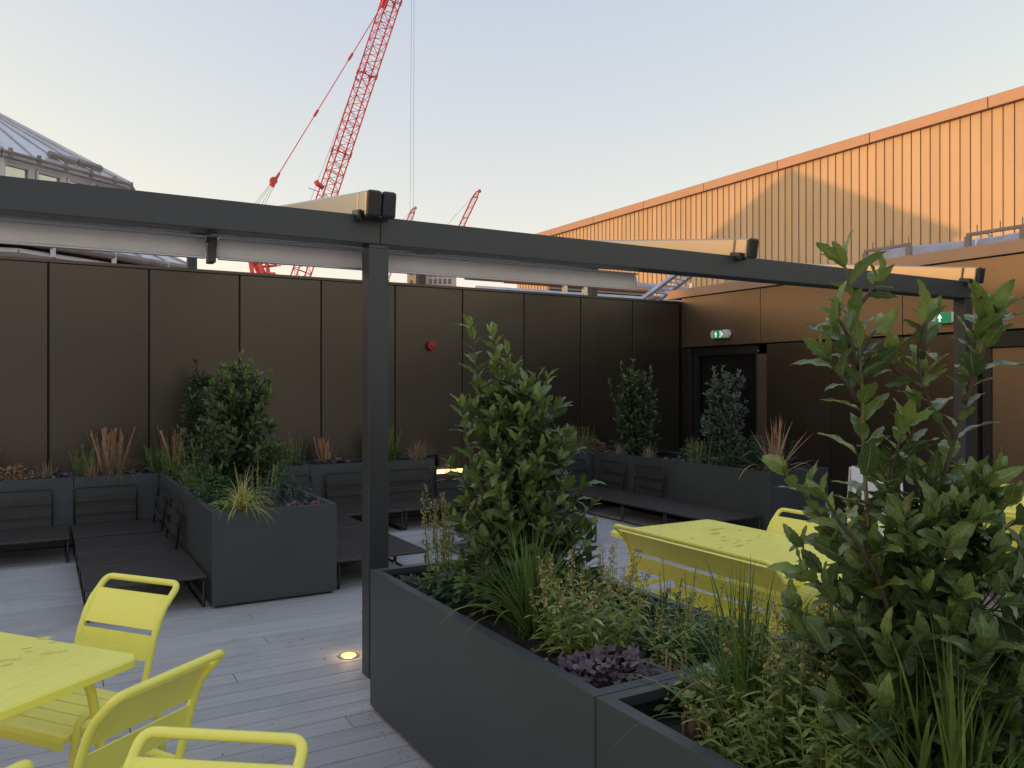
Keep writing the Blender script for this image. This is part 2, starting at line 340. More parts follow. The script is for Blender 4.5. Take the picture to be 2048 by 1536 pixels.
# second opening with pale bronze sliding leaf
MB().box(.02, .12, 3.22, 5.0, 1.99, 2.155).build('door_head', M_['black'], rw, bevel=.003)
MB().box(.05, .14, 4.90, 5.0, 0, 1.985).build('door_frame', M_['capblack'], rw, bevel=.003)
lf = MB().box(.06, .10, 4.36, 4.895, .02, 1.985).build('door_leaf', M_['bronze_light'], rw, bevel=.003)
MB().box(.15, .20, 3.22, 4.35, .02, 1.985).build('door_leaf', M_['doorglass'], rw)
MB().box(-.004, .02, 8.10, 8.12, 2.06, 2.08).build('door_sensor', M_['galv'], rw)
def exit_sign(y, z, man, label):
    e = empty('exit_sign', (8.73, y, z), 0, label, 'exit sign', 'illuminated exit signs')
    MB().box(-.075, -.001, -.17, .17, -.062, .062).build('case', M_['signcase'], e, bevel=.02)
    for s in (-1, 1): MB().box(-.05, -.02, s * .185 - .014, s * .185 + .014, -.03, .03).build('end_clip', M_['signcase'], e, bevel=.004)
    MB().box(-.079, -.0755, -.075, .105, -.058, .058).build('green_panel', M_['green'], e)
    Mx = Matrix(((0, 0, -1, -.0795), (-1, 0, 0, 0), (0, 1, 0, 0), (0, 0, 0, 1)))   # local x -> -Y (right in view), y -> Z
    A = MB(); c = -.055
    A.prism([(c - .011, -.042), (c + .011, -.042), (c + .011, -.002), (c + .03, -.002), (c, .044), (c - .03, -.002), (c - .011, -.002)], Mx, .002)
    A.build('arrow', M_['signwhite'], e)
    if man:
        B = MB()
        B.prism([(.020, -.044), (.046, -.044), (.046, .044), (.020, .044)], Mx, .0015)
        B.build('door_symbol', M_['signwhite'], e)
        G = MB(); Mg = Mx @ Matrix.Translation((0, 0, .002))
        G.prism([(.034 + .006 * math.cos(a * .785), .03 + .006 * math.sin(a * .785)) for a in range(8)], Mg, .0015)
        G.prism([(.029, .020), (.038, .022), (.036, .0), (.042, -.016), (.044, -.034), (.038, -.034), (.034, -.014), (.026, -.03), (.020, -.028), (.028, -.008)], Mg, .0015)
        G.prism([(.024, .018), (.030, .020), (.026, .004), (.021, .004)], Mg, .0015)
        G.build('running_figure', M_['green'], e)
        MB().prism([(.058, -.04), (.085, 0), (.058, .04)], Mx, .0015).build('second_panel', M_['signwhite'], e)
exit_sign(8.80, 2.335, True, 'lit green and white exit sign with arrow over the dark door in the corner')
exit_sign(5.34, 2.335, False, 'lit green exit sign with white arrow on the fascia beside the end post')
# building upper storey: golden standing seam wall
gb = empty('golden_building', (24, 0, 0), label='tall building with golden orange standing seam cladding beyond the roofs', cat='building')
Y1, Y0, ZT = 40.6, 2.0, 9.62
MB().box(.06, 18, Y0, Y1 - .05, -16, ZT - .05).build('building_core', M_['concrete'], gb)
PP = .3165; n = int((Y1 - Y0) / PP)
pm = MB().box(0, .05, .012, PP - .012, -3, ZT).mesh('cladding_panel', M_['gold'])
sm_ = MB().box(-.03, .0, -.005, .005, -3, ZT).mesh('seam', M_['coping'])
for i in range(n):
    o = link_mesh('cladding_panel', pm, gb); o.location = (0, Y1 - (i + 1) * PP, 0)
    s = link_mesh('seam', sm_, gb); s.location = (0, Y1 - (i + 1) * PP, 0)
MB().box(.051, .058, Y0, Y1, -3, ZT).build('backing', M_['joint'], gb)
for k in range(10):
    a = Y1 + .1 - k * 3.9
    MB().box(-.16, .5, a - 3.88, a, ZT + .01, ZT + .36).build('roof_coping', M_['coping'], gb, bevel=.01)
MB().box(0, 18, Y1, Y1 + .06, -3, ZT).build('end_wall', M_['gold'], gb)
# ---------------------------------------------------------------- roof services beyond the walls
def rooftop():
    r = empty('roof_slab_plant'); bpy.data.objects.remove(r)
    MB().box(8.0, 23.9, 9.99, 42, 1.8, 2.2).build('lower_roof', M_['concrete'], kind='structure')
    # insulated duct along the entrance roof
    d = empty('insulated_duct', (9.55, 0, 3.05), label='grey wrapped round duct lying along the entrance building roof', cat='duct')
    du = MB(); pts = [(0 + .05 * math.sin(y * 1.3), y, .10 + .03 * math.sin(y * 2.1)) for y in [3 + .25 * i for i in range(16)]]
    du.tube(pts, .19, 14); du.build('wrapped_pipe', M_['foil'], d, True)
    for yy in (5.4, 4.35): MB().tube([(0 + .2 * math.cos(a * .314), yy, .12 + .2 * math.sin(a * .314)) for a in range(0, 11)], .012, 6).build('strap', M_['signcase'], d)
    for (yy, lab) in ((6.55, 'left galvanised bracket rail with threaded rods over the entrance roof'), (5.25, 'right galvanised bracket rail with threaded rods over the entrance roof')):
        u = empty('strut_bracket', (8.95, yy, 3.12), label=lab, cat='bracket', group='strut brackets on the entrance roof')
        MB().box(-.01, .03, -.60, .02, .13, .165).build('channel', M_['gutter'], u, bevel=.003)
        MB().box(-.03, .02, -.03, .03, -.04, .125).build('upright', M_['gutter'], u, bevel=.003)
        MB().box(-.03, .02, -.62, -.56, -.04, .125).build('upright', M_['gutter'], u, bevel=.003)
        for q in (-.1, -.35, -.58): MB().tube([(0, q, .12), (0, q, .24)], .007, 6).build('threaded_rod', M_['gutter'], u)
    # diagonal cable ladder
    c = empty('cable_ladder', (9.83, 11.17, 2.2), label='diagonal galvanised cable ladder rising beyond the wall corner', cat='cable ladder')
    a, b = RGT * -.75 + Vector((0, 0, .65)), RGT * .42 + FWD * .1 + Vector((0, 0, 1.52)); dr = (b - a); side = (FWD * .5 + RGT * .5).normalized()
    for k, s in enumerate((-.22, .22)):
        MB().tube([a + side * s, b + side * s], .05, 4).build('side_rail', M_['galv'], c)
    for k in range(14): q = a + dr * (k + .5) / 14; MB().tube([q - side * .22, q + side * .22], .014, 4).build('rung', M_['galv'], c)
    # pipes
    for (z, x0, x1, y, r, m, lab) in ((3.22, 6.4, 14, 12.2, .055, 'galv', 'thin galvanised pipe at the foot of the pipe stack beyond the wall'), (3.62, 6.8, 15, 13.4, .09, 'foil', 'thick grey wrapped pipe crossing behind the diagonal cable ladder'), (3.80, 7.2, 16, 14.2, .05, 'galv', 'upper galvanised pipe crossing under the pergola beam gap'), (3.30, 6.6, 12, 11.6, .04, 'copperpipe', 'red brown pipe behind the far wall top')):
        p = MB().tube([(x0 - x0, 0, 0), (x1 - x0, 0, .02)], r, 10).build('service_pipe', M_[m], None, True); p.location = (x0, y, z)
        tag(p, lab, 'pipe', 'service pipes beyond the far wall')
    for (x, y) in ((7.6, 11.3), (8.15, 11.5), (10.9, 11.8)):
        p = MB().box(-.035, .035, -.035, .035, 2.2 - 3, .55).build('pipe_support', M_['galv']); p.location = (x, y, 3.0)
        tag(p, {7.6: 'leftmost galvanised upright behind the far wall top', 8.15: 'middle galvanised upright behind the far wall top', 10.9: 'galvanised upright beyond the cable ladder'}[x], 'upright', 'galvanised uprights')
    v = empty('pipe_valve', (8.85, 10.6, 2.86), label='dark brass pipe valve with side handle beside the cable ladder', cat='valve')
    MB().tube([(0, 0, -.6), (0, 0, .14)], .045, 10, .04).build('valve_body', M_['gutter'], v, True)
    MB().disc((0, 0, .12), .07, .07, 12).build('valve_cap', M_['gutter'], v, bevel=.01)
    MB().tube([(0, 0, .18), (.16, -.05, .20)], .03, 8).build('handle', M_['gutter'], v, True)
    v2 = empty('hose_nozzle', (8.25, 10.5, 2.93), label='small black nozzle lying on the roof edge left of the valve', cat='nozzle')
    MB().tube([(0, 0, 0), (.17, 0, .02)], .045, 10, .03).build('barrel', M_['capblack'], v2, True); MB().disc((-.03, 0, 0), .05, .04, 10, 'x').build('collar', M_['capblack'], v2)
    MB().tube([(0, 0, 0), (0, 0, -.75)], .02, 6).build('stand_pipe', M_['capblack'], v2)
    # louvre
    lv = empty('roof_louvre', (10.4, 16.2, 2.2), label='orange louvred plant screen just above the far wall top', cat='louvre')
    MB().box(0, .06, 0, 0.08, 0, 2.0).build('frame_post', M_['gold'], lv); MB().box(3.2, 3.26, 0, .08, 0, 2.0).build('frame_post', M_['gold'], lv)
    Mt = Matrix.Rotation(R(35), 4, 'X')
    for k in range(18):
        o = MB().box(.065, 3.195, -.05, .05, -.006, .006).build('louvre_blade', M_['gold'], lv); o.matrix_local = Matrix.Translation((0, .03, .12 + k * .105)) @ Mt
    MB().box(.06, 3.2, .1, .12, 0, 2.0).build('screen_back', M_['joint'], lv)
    # plant kerb and orange box; its bracket shadow is modelled as darker bars
    k = empty('roof_kerb_box', (11.0, 10.8, 2.2), label='orange metal upstand box with a bracket shadow modelled as bars beyond the corner', cat='roof upstand')
    MB().box(-.25, .35, 0, .06, 0, 1.45).build('panel', M_['gold'], k, bevel=.006); MB().box(.36, .42, -.1, .5, 0, 1.45).build('side_panel', M_['coping'], k, bevel=.004)
    q = MB(); q.box(-.18, -.13, -.02, -.002, .7, 1.4, Matrix.Rotation(R(14), 4, 'Y')); q.box(.08, .13, -.02, -.002, .7, 1.4, Matrix.Rotation(R(14), 4, 'Y')); q.box(-.3, .2, -.026, -.006, 1.0, 1.06)
    q.build('bracket_shadow', M_['coping'], k)
    p = empty('roof_membrane_roll', (9.2, 9.6, 3.1), label='pale crumpled membrane sheet lying on the coping near the corner', cat='membrane')
    mb = MB(); nx, ny = 22, 8; pr = random.Random(5)
    for i in range(nx):
        for j in range(ny): mb.v.append((j * .1 + pr.uniform(-.01, .01), -i * .14, .02 + .10 * math.sin(j / (ny - 1) * math.pi) * (.6 + .6 * noise.noise(Vector((i * .6, j * .5, 2)))) + .03 * pr.random())); mb.uv.append((0, 0)); mb.t.append(0)
    mb.f += [(i * ny + j, i * ny + j + 1, (i + 1) * ny + j + 1, (i + 1) * ny + j) for i in range(nx - 1) for j in range(ny - 1)]
    mb.build('sheet', M_['foil'], p, True)
    MB().tube([(-.05, -1.0, .05), (0, -1.06, .16), (.05, -1.2, .21)], .006, 5).build('loose_cable', M_['white'], p)
rooftop()
# ---------------------------------------------------------------- glass lantern building on the left
def lantern():
    C = Vector((-2.3, 33.6, 0)); off = -32
    b = empty('glass_lantern_building', C, label='octagonal glass lantern with pale glazed pyramid roof at the upper left', cat='building')
    def ring(r, z): return [Vector((r * math.cos(R(off + 45 * k)), r * math.sin(R(off + 45 * k)), z)) for k in range(8)]
    E = ring(5.75, 8.45); Wt = ring(5.5, 8.3); Wb = ring(5.5, 6.75); S0 = ring(5.6, 6.70); S1 = ring(7.9, 5.65); apex = Vector((0, 0, 11.5))
    nb = 4
    for k in range(8):
        a, c = E[k], E[(k + 1) % 8]
        nrm = ((c - a).cross(apex - a)).normalized()
        if nrm.z < 0: nrm = -nrm
        for j in range(nb):          # tapering roof panes
            p, q = a.lerp(c, (j + .03) / nb), a.lerp(c, (j + .97) / nb); u, v = a.lerp(c, (j + .03) / nb).lerp(apex, .93), a.lerp(c, (j + .97) / nb).lerp(apex, .93)
            MB().add([p, q, v, u, p - nrm * .05, q - nrm * .05, v - nrm * .05, u - nrm * .05], [(0, 1, 2, 3), (7, 6, 5, 4), (0, 4, 5, 1), (1, 5, 6, 2), (2, 6, 7, 3), (3, 7, 4, 0)]).build('roof_pane', M_['domepanel'], b)
        hip = MB(); hip.tube([a + nrm * .03, apex + Vector((0, 0, .02))], .09, 6); hip.build('hip_rib', M_['domeframe'], b)
        for j in range(1, nb): MB().tube([a.lerp(c, j / nb) + nrm * .02, a.lerp(c, j / nb).lerp(apex, .93) + nrm * .02], .035, 4).build('glazing_bar', M_['domeframe'], b)
        MB().tube([a + Vector((0, 0, -.05)), c + Vector((0, 0, -.05))], .11, 8).build('gutter', M_['domeframe'], b)
        g2 = MB(); g2.tube([a * 1.02 + Vector((0, 0, -.2 + 0)), c * 1.02 + Vector((0, 0, -.2))], .055, 6)
        for j in range(5): q = a.lerp(c, (j + .3) / 5) * 1.015; g2.box(q.x - .06, q.x + .06, q.y - .06, q.y + .06, q.z - .26, q.z - .02)
        g2.build('gutter_bracket', M_['gutter'], b)
        a, c = Wb[k], Wb[(k + 1) % 8]; ta, tc_ = Wt[k], Wt[(k + 1) % 8]
        ins = -Vector(((a + c).x, (a + c).y, 0)).normalized()
        MB().add([a, c, tc_, ta, a + ins * .05, c + ins * .05, tc_ + ins * .05, ta + ins * .05], [(0, 1, 2, 3), (4, 7, 6, 5)]).v
        for j in range(4):
            p, q = a.lerp(c, j / 4 + .03), a.lerp(c, (j + 1) / 4 - .03)
            w = MB().add([p + Vector((0, 0, .15)) + ins * .06, q + Vector((0, 0, .15)) + ins * .06, q + Vector((0, 0, 1.38)) + ins * .06, p + Vector((0, 0, 1.38)) + ins * .06], [(0, 1, 2, 3)])
            pane = w.build('window_pane', M_['domeglass'], b)
            fr = MB(); L = [p + Vector((0, 0, .12)), q + Vector((0, 0, .12)), q + Vector((0, 0, 1.42)), p + Vector((0, 0, 1.42))]
            for s in range(4): fr.tube([L[s], L[(s + 1) % 4]], .055, 4)
            fr.build('window_frame', M_['domeframe'], b)
            if j: m = a.lerp(c, j / 4); MB().box(m.x - .05, m.x + .05, m.y - .05, m.y + .05, 6.75, 8.3).build('mullion', M_['domeframe'], b)
        MB().box(ta.x - .13, ta.x + .13, ta.y - .13, ta.y + .13, 6.75, 8.3).build('corner_post', M_['domeframe'], b)
        MB().tube([a, c], .12, 4).build('sill', M_['domeframe'], b); MB().tube([ta, tc_], .12, 4).build('head_rail', M_['domeframe'], b)
        # lower skirt roof
        a, c, d, e = S0[k], S0[(k + 1) % 8], S1[(k + 1) % 8], S1[k]
        nb2 = 6
        for j in range(nb2):
            t0, t1 = (j + .03) / nb2, (j + .97) / nb2
            P = [e.lerp(d, t0), e.lerp(d, t1), a.lerp(c, t1), a.lerp(c, t0)]; Q = [x - Vector((0, 0, .06)) for x in P]
            MB().add(P + Q, [(0, 1, 2, 3), (7, 6, 5, 4), (0, 4, 5, 1), (1, 5, 6, 2), (2, 6, 7, 3), (3, 7, 4, 0)]).build('skirt_pane', M_['domepanel'], b)
            MB().tube([e.lerp(d, j / nb2) + Vector((0, 0, .03)), a.lerp(c, j / nb2) + Vector((0, 0, .03))], .04, 4).build('skirt_bar', M_['domeframe'], b)
            if j % 2: q = e.lerp(d, j / nb2); MB().box(q.x - .07, q.x + .07, q.y - .1, q.y + .1, q.z - .45, q.z + .02).build('gutter_clip', M_['white'], b)
        MB().tube([e - Vector((0, 0, .12)), d - Vector((0, 0, .12))], .12, 8).build('lower_gutter', M_['gutter'], b)
        MB().tube([e * .99 - Vector((0, 0, .4)), d * .99 - Vector((0, 0, .4))], .13, 4).build('lower_beam', M_['domeframe'], b)
    # folded blind rails near the eave of the facet towards the camera
    a, c = E[7], E[0]
    for t0, t1 in ((.42, .66), (.68, .90)):
        p, q = a.lerp(c, t0).lerp(apex, .10) + Vector((0, 0, .12)), a.lerp(c, t1).lerp(apex, .10) + Vector((0, 0, .12))
        MB().tube([p, q], .12, 4).build('blind_rail', M_['gutter'], b)
    core = ring(7.6, 5.1); low = ring(7.6, -16)
    mb = MB(); mb.add(core + low, [tuple(range(8))] + [(k, 8 + k, 8 + (k + 1) % 8, (k + 1) % 8) for k in range(8)]); mb.build('lower_wall', M_['concrete'], b)
    inn = ring(5.2, 6.6); ip = MB(); ip.add(inn + [Vector((0, 0, 6.6))], [(k, (k + 1) % 8, 8) for k in range(8)]); ip.build('inner_floor', M_['white'], b)
lantern()
# unseen sun-blocking mass added left of the terrace to shade the fascia and coping
blocker = empty('sun_blocker', (-32, 0, 0), label='unseen bronze block added far left of the terrace to keep the sun off it', cat='building')
MB().box(-6, 0, -9, 29.5, -16, 6.9).build('tall_blocker', M_['bronze'], blocker); MB().box(-6, 0, 29.502, 60, -16, 5.7).build('low_blocker', M_['bronze'], blocker); MB().box(-6.1, .06, -9.1, 29.6, 6.902, 7.05).build('blocker_edge', M_['coping'], blocker)
pw_ = empty('terrace_parapet', (-8.2, 0, 0), label='low bronze parapet closing the left side of the terrace', cat='parapet')
MB().box(-.2, .25, -8, 9.5, -.5, 1.1).build('wall', M_['bronze'], pw_); MB().box(-.24, .29, -8.04, 9.54, 1.102, 1.14).build('coping', M_['coping'], pw_)
# ---------------------------------------------------------------- distant tower
tb = empty('distant_tower', FWD * 210 + RGT * (-21), -YAW, label='far off pale tower glimpsed between awning and wall behind a pergola post', cat='building')
MB().box(-6.2, -1.2, 0, 14, -16, 34).build('lit_wing', M_['tower_a'], tb); MB().box(-1.15, 5.6, 1.0, 14, -16, 33).build('stone_wing', M_['tower_b'], tb)
MB().box(-2.6, -1.9, -.15, -.02, -16, 34).build('corner_fin', M_['tower_b'], tb)
wm = MB().box(0, .7, 0, .1, 0, 1.3).mesh('window', M_['win'])
for f in range(7):
    for c in range(5):
        link_mesh('window', wm, tb).location = (-.6 + c * 1.25, .93, 22 + f * 1.9)
for f in range(5): link_mesh('window', wm, tb).location = (-5.4, -.06, 22 + f * 2.6)
# ---------------------------------------------------------------- cranes
def lattice(mb, A, B, w0, w1, n, side, r, rd, zig=True):
    A, B = Vector(A), Vector(B); d = (B - A).normalized(); s = Vector(side).normalized(); u = d.cross(s).normalized()
    def cor(t):
        w = w0 + (w1 - w0) * t; c = A.lerp(B, t); return [c + s * w * a + u * w * b for a, b in ((-.5, -.5), (.5, -.5), (.5, .5), (-.5, .5))]
    q0, q1 = cor(0), cor(1)
    for k in range(4): mb.tube([q0[k], q1[k]], r, 5)
    for i in range(n):
        a, b = cor(i / n), cor((i + 1) / n)
        for k in range(4):
            k2 = (k + 1) % 4; p, q = (a[k], b[k2]) if (i + k) % 2 else (a[k2], b[k])
            mb.tube([p, q], rd, 3, cap=False)
            if i % 1 == 0: mb.tube([a[k], a[k2]], rd, 3, cap=False)
        if i % 6 == 0: mb.tube([a[0], a[2]], rd, 3, cap=False); mb.tube([a[1], a[3]], rd, 3, cap=False)
def P2(px, py, d): return FWD * d + RGT * ((px - 1024) / 1619 * d) + Vector((0, 0, H + (768 - py) / 1619 * d))
def big_crane():
    D = 75; org = P2(540, 768, D); org.z = 0
    c = empty('lattice_crane', org, label='large red lattice boom crane rising behind the dark pergola beam', cat='crane')
    def q(px, py, dd=0): return P2(px, py, D + dd) - org
    foot, tip = q(556, 690), q(826, -130)
    d = tip - foot; side = RGT.copy()
    ax = d.normalized(); s = (RGT * .80 + FWD * .6); s = (s - ax * s.dot(ax)).normalized()
    m = MB(); a, b = foot + d * .06, foot + d * .90
    lattice(m, a, b, 1.30, 1.30, 42, s, .070, .030); m.build('boom', M_['red'], c)
    m = MB(); lattice(m, foot, a, .5, 1.30, 3, s, .10, .045); m.build('boom_foot', M_['red'], c)
    m = MB(); lattice(m, b, tip, 1.30, .6, 6, s, .10, .05); m.build('boom_head', M_['red'], c)
    for t in (.30, .47, .66, .84):    # section joints
        m = MB(); w = .66; u = ax.cross(s); p = foot + d * t
        for i, j in ((-1, -1), (1, -1), (1, 1), (-1, 1)): m.tube([p + s * i * w + u * j * w - ax * .25, p + s * i * w + u * j * w + ax * .25], .11, 6)
        for i in (-.5, .5): m.tube([p - s * w + u * w * i, p + s * w - u * w * i], .05, 4)
        m.build('section_joint', M_['red'], c)
    # sheave cluster near the top inside view
    p = foot + d * .855
    m = MB(); m.disc(p - s * .85 - FWD * .1, .36, .3, 14, 'y'); m.disc(p - s * .6 + ax * .9 - FWD * .1, .28, .3, 14, 'y'); m.box(-.25, .25, -.2, .2, -1.6, 1.2, Matrix.Translation(p - s * .55) @ Matrix.Rotation(R(18), 4, FWD)); m.build('sheave_cluster', M_['red'], c)
    # pendant and pulley block
    blk = q(549, 362, -1); top = q(772, -2, 0)
    MB().tube([blk, top], .045, 5).build('pendant', M_['red'], c)
    for tq in (.37, .68):
        e = blk.lerp(top, tq); ds = (top - blk).normalized(); MB().tube([e - ds * .35, e - ds * .12, e + ds * .12, e + ds * .35], .12, 6).build('pendant_link', M_['red'], c)
    m = MB(); ds = (top - blk).normalized(); m.tube([blk - ds * .55, blk - ds * .25, blk + ds * .2, blk + ds * .9], .28, 8, .10); m.disc(blk - FWD * .2, .34, .4, 14, 'y'); m.build('pulley_block', M_['red'], c)
    head = q(478, 470, 1)
    for k, o in enumerate((-9, -3, 5, 11)): MB().tube([blk + RGT * o * .018, head + RGT * o * .09], .022, 4).build('luffing_rope', M_['rope'], c)
    # A-frame
    m = MB()
    for k in (0, 2.2):
        f = FWD * k
        m.tube([head + f, q(545, 600) + f], .20, 4); m.tube([q(494, 480) + f, q(513, 600) + f], .20, 4); m.tube([q(500, 500) + f, q(530, 510) + f], .14, 4); m.tube([q(507, 527) + f, q(540, 524) + f], .12, 4)
        m.tube([q(517, 500) + f, q(530, 600) + f], .20, 4)
    m.tube([head, head + FWD * 2.2], .2, 4); m.build('gantry_frame', M_['red'], c)
    m = MB(); m.tube([q(540, 527), q(571, 529)], .06, 4); m.tube([q(541, 533), q(562, 531)], .05, 4); m.tube([q(545, 545), q(545, 768)], .3, 4); m.build('walkway', M_['red'], c)
    m = MB(); m.box(-3.2, 2.2, -1.5, 1.5, -2.6, 0, Matrix.Translation(q(545, 700)) @ Matrix.Rotation(-YAW, 4, 'Z')); m.build('machinery_deck', M_['red'], c)
    m = MB(); t0 = q(540, 750); lattice(m, t0 - Vector((0, 0, 18)), t0, 2.2, 2.2, 9, RGT, .12, .05); m.build('mast', M_['red'], c)
    # hoist rope, guy rope, small boom fittings
    for o in (-.10, .12): MB().tube([tip + RGT * (o - .0), q(822, 640) + RGT * o * 1.5 + Vector((0, 0, 0))], .016, 4).build('hoist_rope', M_['rope'], c)
    MB().tube([q(768, 10, -1), q(612, 425, -1)], .018, 4).build('guy_rope', M_['rope'], c)
    e = q(633, 366, -1.2); m = MB(); m.tube([e + ax * .15 - RGT * .1, e - ax * .1 + RGT * .15, e - ax * .45 + RGT * .75], .26, 8, .2); m.build('floodlight', M_['red'], c, True)
    MB().tube([q(617, 376, -1), q(640, 384, -1)], .03, 4).build('aerial', M_['rope'], c); MB().tube([q(710, 154, -1), q(717, 161, -1)], .08, 4).build('side_lamp', M_['rope'], c)
big_crane()
def far_crane(D, tip, foot, mt, label, w=1.45):
    o = P2(foot[0], 768, D); o.z = 0; c = empty('lattice_crane', o, label=label, cat='crane')
    t, f = P2(*tip, D) - o, P2(*foot, D) - o
    m = MB(); lattice(m, f, f.lerp(t, .93), w, w, 16, RGT, .10, .05); m.build('boom', M_[mt], c)
    m = MB(); lattice(m, f.lerp(t, .93), t, w, .5, 2, RGT, .12, .06); m.disc(t + RGT * .5, .5, .3, 12, 'y'); m.build('boom_head', M_[mt], c)
    MB().tube([f + Vector((0, 0, -20)), f], 1.1, 6).build('mast', M_[mt], c)
    MB().tube([t, P2(foot[0] - 60, foot[1] - 20, D) - o], .05, 3).build('pendant', M_['rope'], c)
    return c
far_crane(230, (956, 382), (872, 560), 'red', 'small distant red crane jib above the beam right of the post')
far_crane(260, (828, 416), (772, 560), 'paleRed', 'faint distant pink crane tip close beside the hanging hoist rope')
# ---------------------------------------------------------------- pergola
pg = empty('pergola', (1.59, 4.24, 0), label='anthracite steel pergola whose long beam crosses the whole view', cat='pergola')
def at(x, y): return (x - 1.59, y - 4.24)
def pbox(name, x0, x1, y0, y1, z0, z1, m='anthracite', bev=.004):
    return MB().box(x0 - 1.59, x1 - 1.59, y0 - 4.24, y1 - 4.24, z0, z1).build(name, M_[m], pg, bevel=bev)
pbox('post', 1.537, 1.652, 4.185, 4.295, 0, 2.36); pbox('post', 7.09, 7.205, 4.185, 4.295, 0, 2.36); pbox('post', -4.05, -3.935, 4.185, 4.295, 0, 2.36)
pbox('front_beam', -6.8, 1.600, 4.18, 4.33, 2.362, 2.512); pbox('front_beam', 1.603, 7.21, 4.18, 4.33, 2.362, 2.512)
pbox('joint_plate', 1.537, 1.652, 4.1835, 4.2, 2.338, 2.3615)
pbox('rear_beam', -6.8, 7.21, 9.82, 9.97, 3.18, 3.33)
for x in (-4.2, -1.35, 1.50, 4.36, 7.16): pbox('rear_post', x - .05, x + .05, 9.84, 9.95, 2.0, 3.178)
# sloping awning cassettes on top
def cassette(x0, x1, label, ends=1):
    c = empty('awning_cassette', ((x0 + x1) / 2, 4.05, 2.62), label=label, cat='awning cassette', group='awning cassettes on the pergola beams')
    w = (x1 - x0); sl = math.atan2(.86, 5.85); Mr = Matrix.Rotation(sl, 4, 'X'); hz = .135
    k = 2 if w > .12 else 1; ww = w / k
    for j in range(k):
        a = -w / 2 + j * ww
        o = MB().box(a + .003, a + ww - .003, .16, 6.0, -hz, 0).build('housing', M_['alu'], c, bevel=.012); o.matrix_local = Mr
        o = MB().box(a + .003, a + ww - .003, .035, .157, -hz - .002, .002).build('collar', M_['alu'], c, bevel=.012); o.matrix_local = Mr
        o = MB().box(a + .001, a + ww - .001, -.002, .033, -hz - .004, .004).build('end_cap', M_['capblack'], c, bevel=.016); o.matrix_local = Mr
    o = MB().box(-w / 2 - .028, -w / 2 + .0, .06, .17, -hz - .025, -hz + .035).build('clamp', M_['capblack'], c, bevel=.01); o.matrix_local = Mr
    o = MB().box(-w / 2 + .004, w / 2 - .004, .1, 6.0, -hz - .012, -hz - .003).build('guide_rail', M_['capblack'], c); o.matrix_local = Mr
    MB().box(-w / 2 + .01, w / 2 - .01, .14, .2, 2.513 - 2.62, 2.62 - 2.62 - .11).build('foot_bracket', M_['capblack'], c)
    return c
cassette(1.484, 1.650, 'twin champagne awning cassette with two black end caps above the near post')
cassette(4.295, 4.378, 'single champagne awning cassette on the beam in front of the golden cladding')
cassette(7.095, 7.180, 'single champagne awning cassette over the right end post of the pergola')
cassette(-1.35, -1.27, 'single champagne awning cassette over the left part of the beam outside the view')
# fabric valances (folded awning fabric) hanging along the beam
def awning(x0, x1, label):
    a = empty('awning_fabric', (x0, 4.40, 2.36), label=label, cat='awning', group='folded awning fabrics under the beam')
    prof = []
    for i in range(11):
        t = i / 10; prof.append((.018 - .012 * math.sin(t * math.pi) - t * .012, -.006 - .098 * t))
    prof += [(p[0] + .02 + .02 * math.sin(i / 10 * math.pi), p[1]) for i, p in reversed(list(enumerate(prof)))]
    n = len(prof); L = x1 - x0; S = max(2, int(L / .15)); mb = MB()
    for s in range(S + 1):
        xx = L * s / S; sag = -.004 * math.sin(s / S * math.pi * 3) ** 2
        for (y, z) in prof: mb.v.append((xx - (.02 * (-z / .1) if s == 0 else 0) + 0, y + .004 * noise.noise(Vector((xx * 1.7, z * 9, 0))), z + sag * (-z / .11))); mb.uv.append((0, 0)); mb.t.append(0)
    for s in range(S):
        for k in range(n): mb.f.append((s * n + k, s * n + (k + 1) % n, (s + 1) * n + (k + 1) % n, (s + 1) * n + k))
    mb.f += [tuple(range(n))[::-1], tuple(S * n + k for k in range(n))]
    mb.build('fabric', M_['fabric'], a, True)
    MB().box(0, L, -.012, .05, -.006, .004).build('top_rail', M_['fabric_rail'], a, bevel=.002)
    MB().box(0, L, -.0, .03, -.112, -.103).build('hem_bar', M_['fabric_rail'], a, bevel=.002)
awning(-1.27, .735, 'left length of folded pale grey awning fabric under the beam')
awning(.80, 3.56, 'long folded pale grey awning fabric passing behind the near post')
br = empty('awning_divider', (.766, 4.40, 2.36), label='dark divider bracket between the two awning fabrics', cat='bracket')
MB().box(-.018, .018, -.01, .08, -.13, 0).build('plate', M_['anthracite'], br, bevel=.003); MB().box(-.025, .025, .0, .07, -.02, .0).build('clip', M_['capblack'], br)
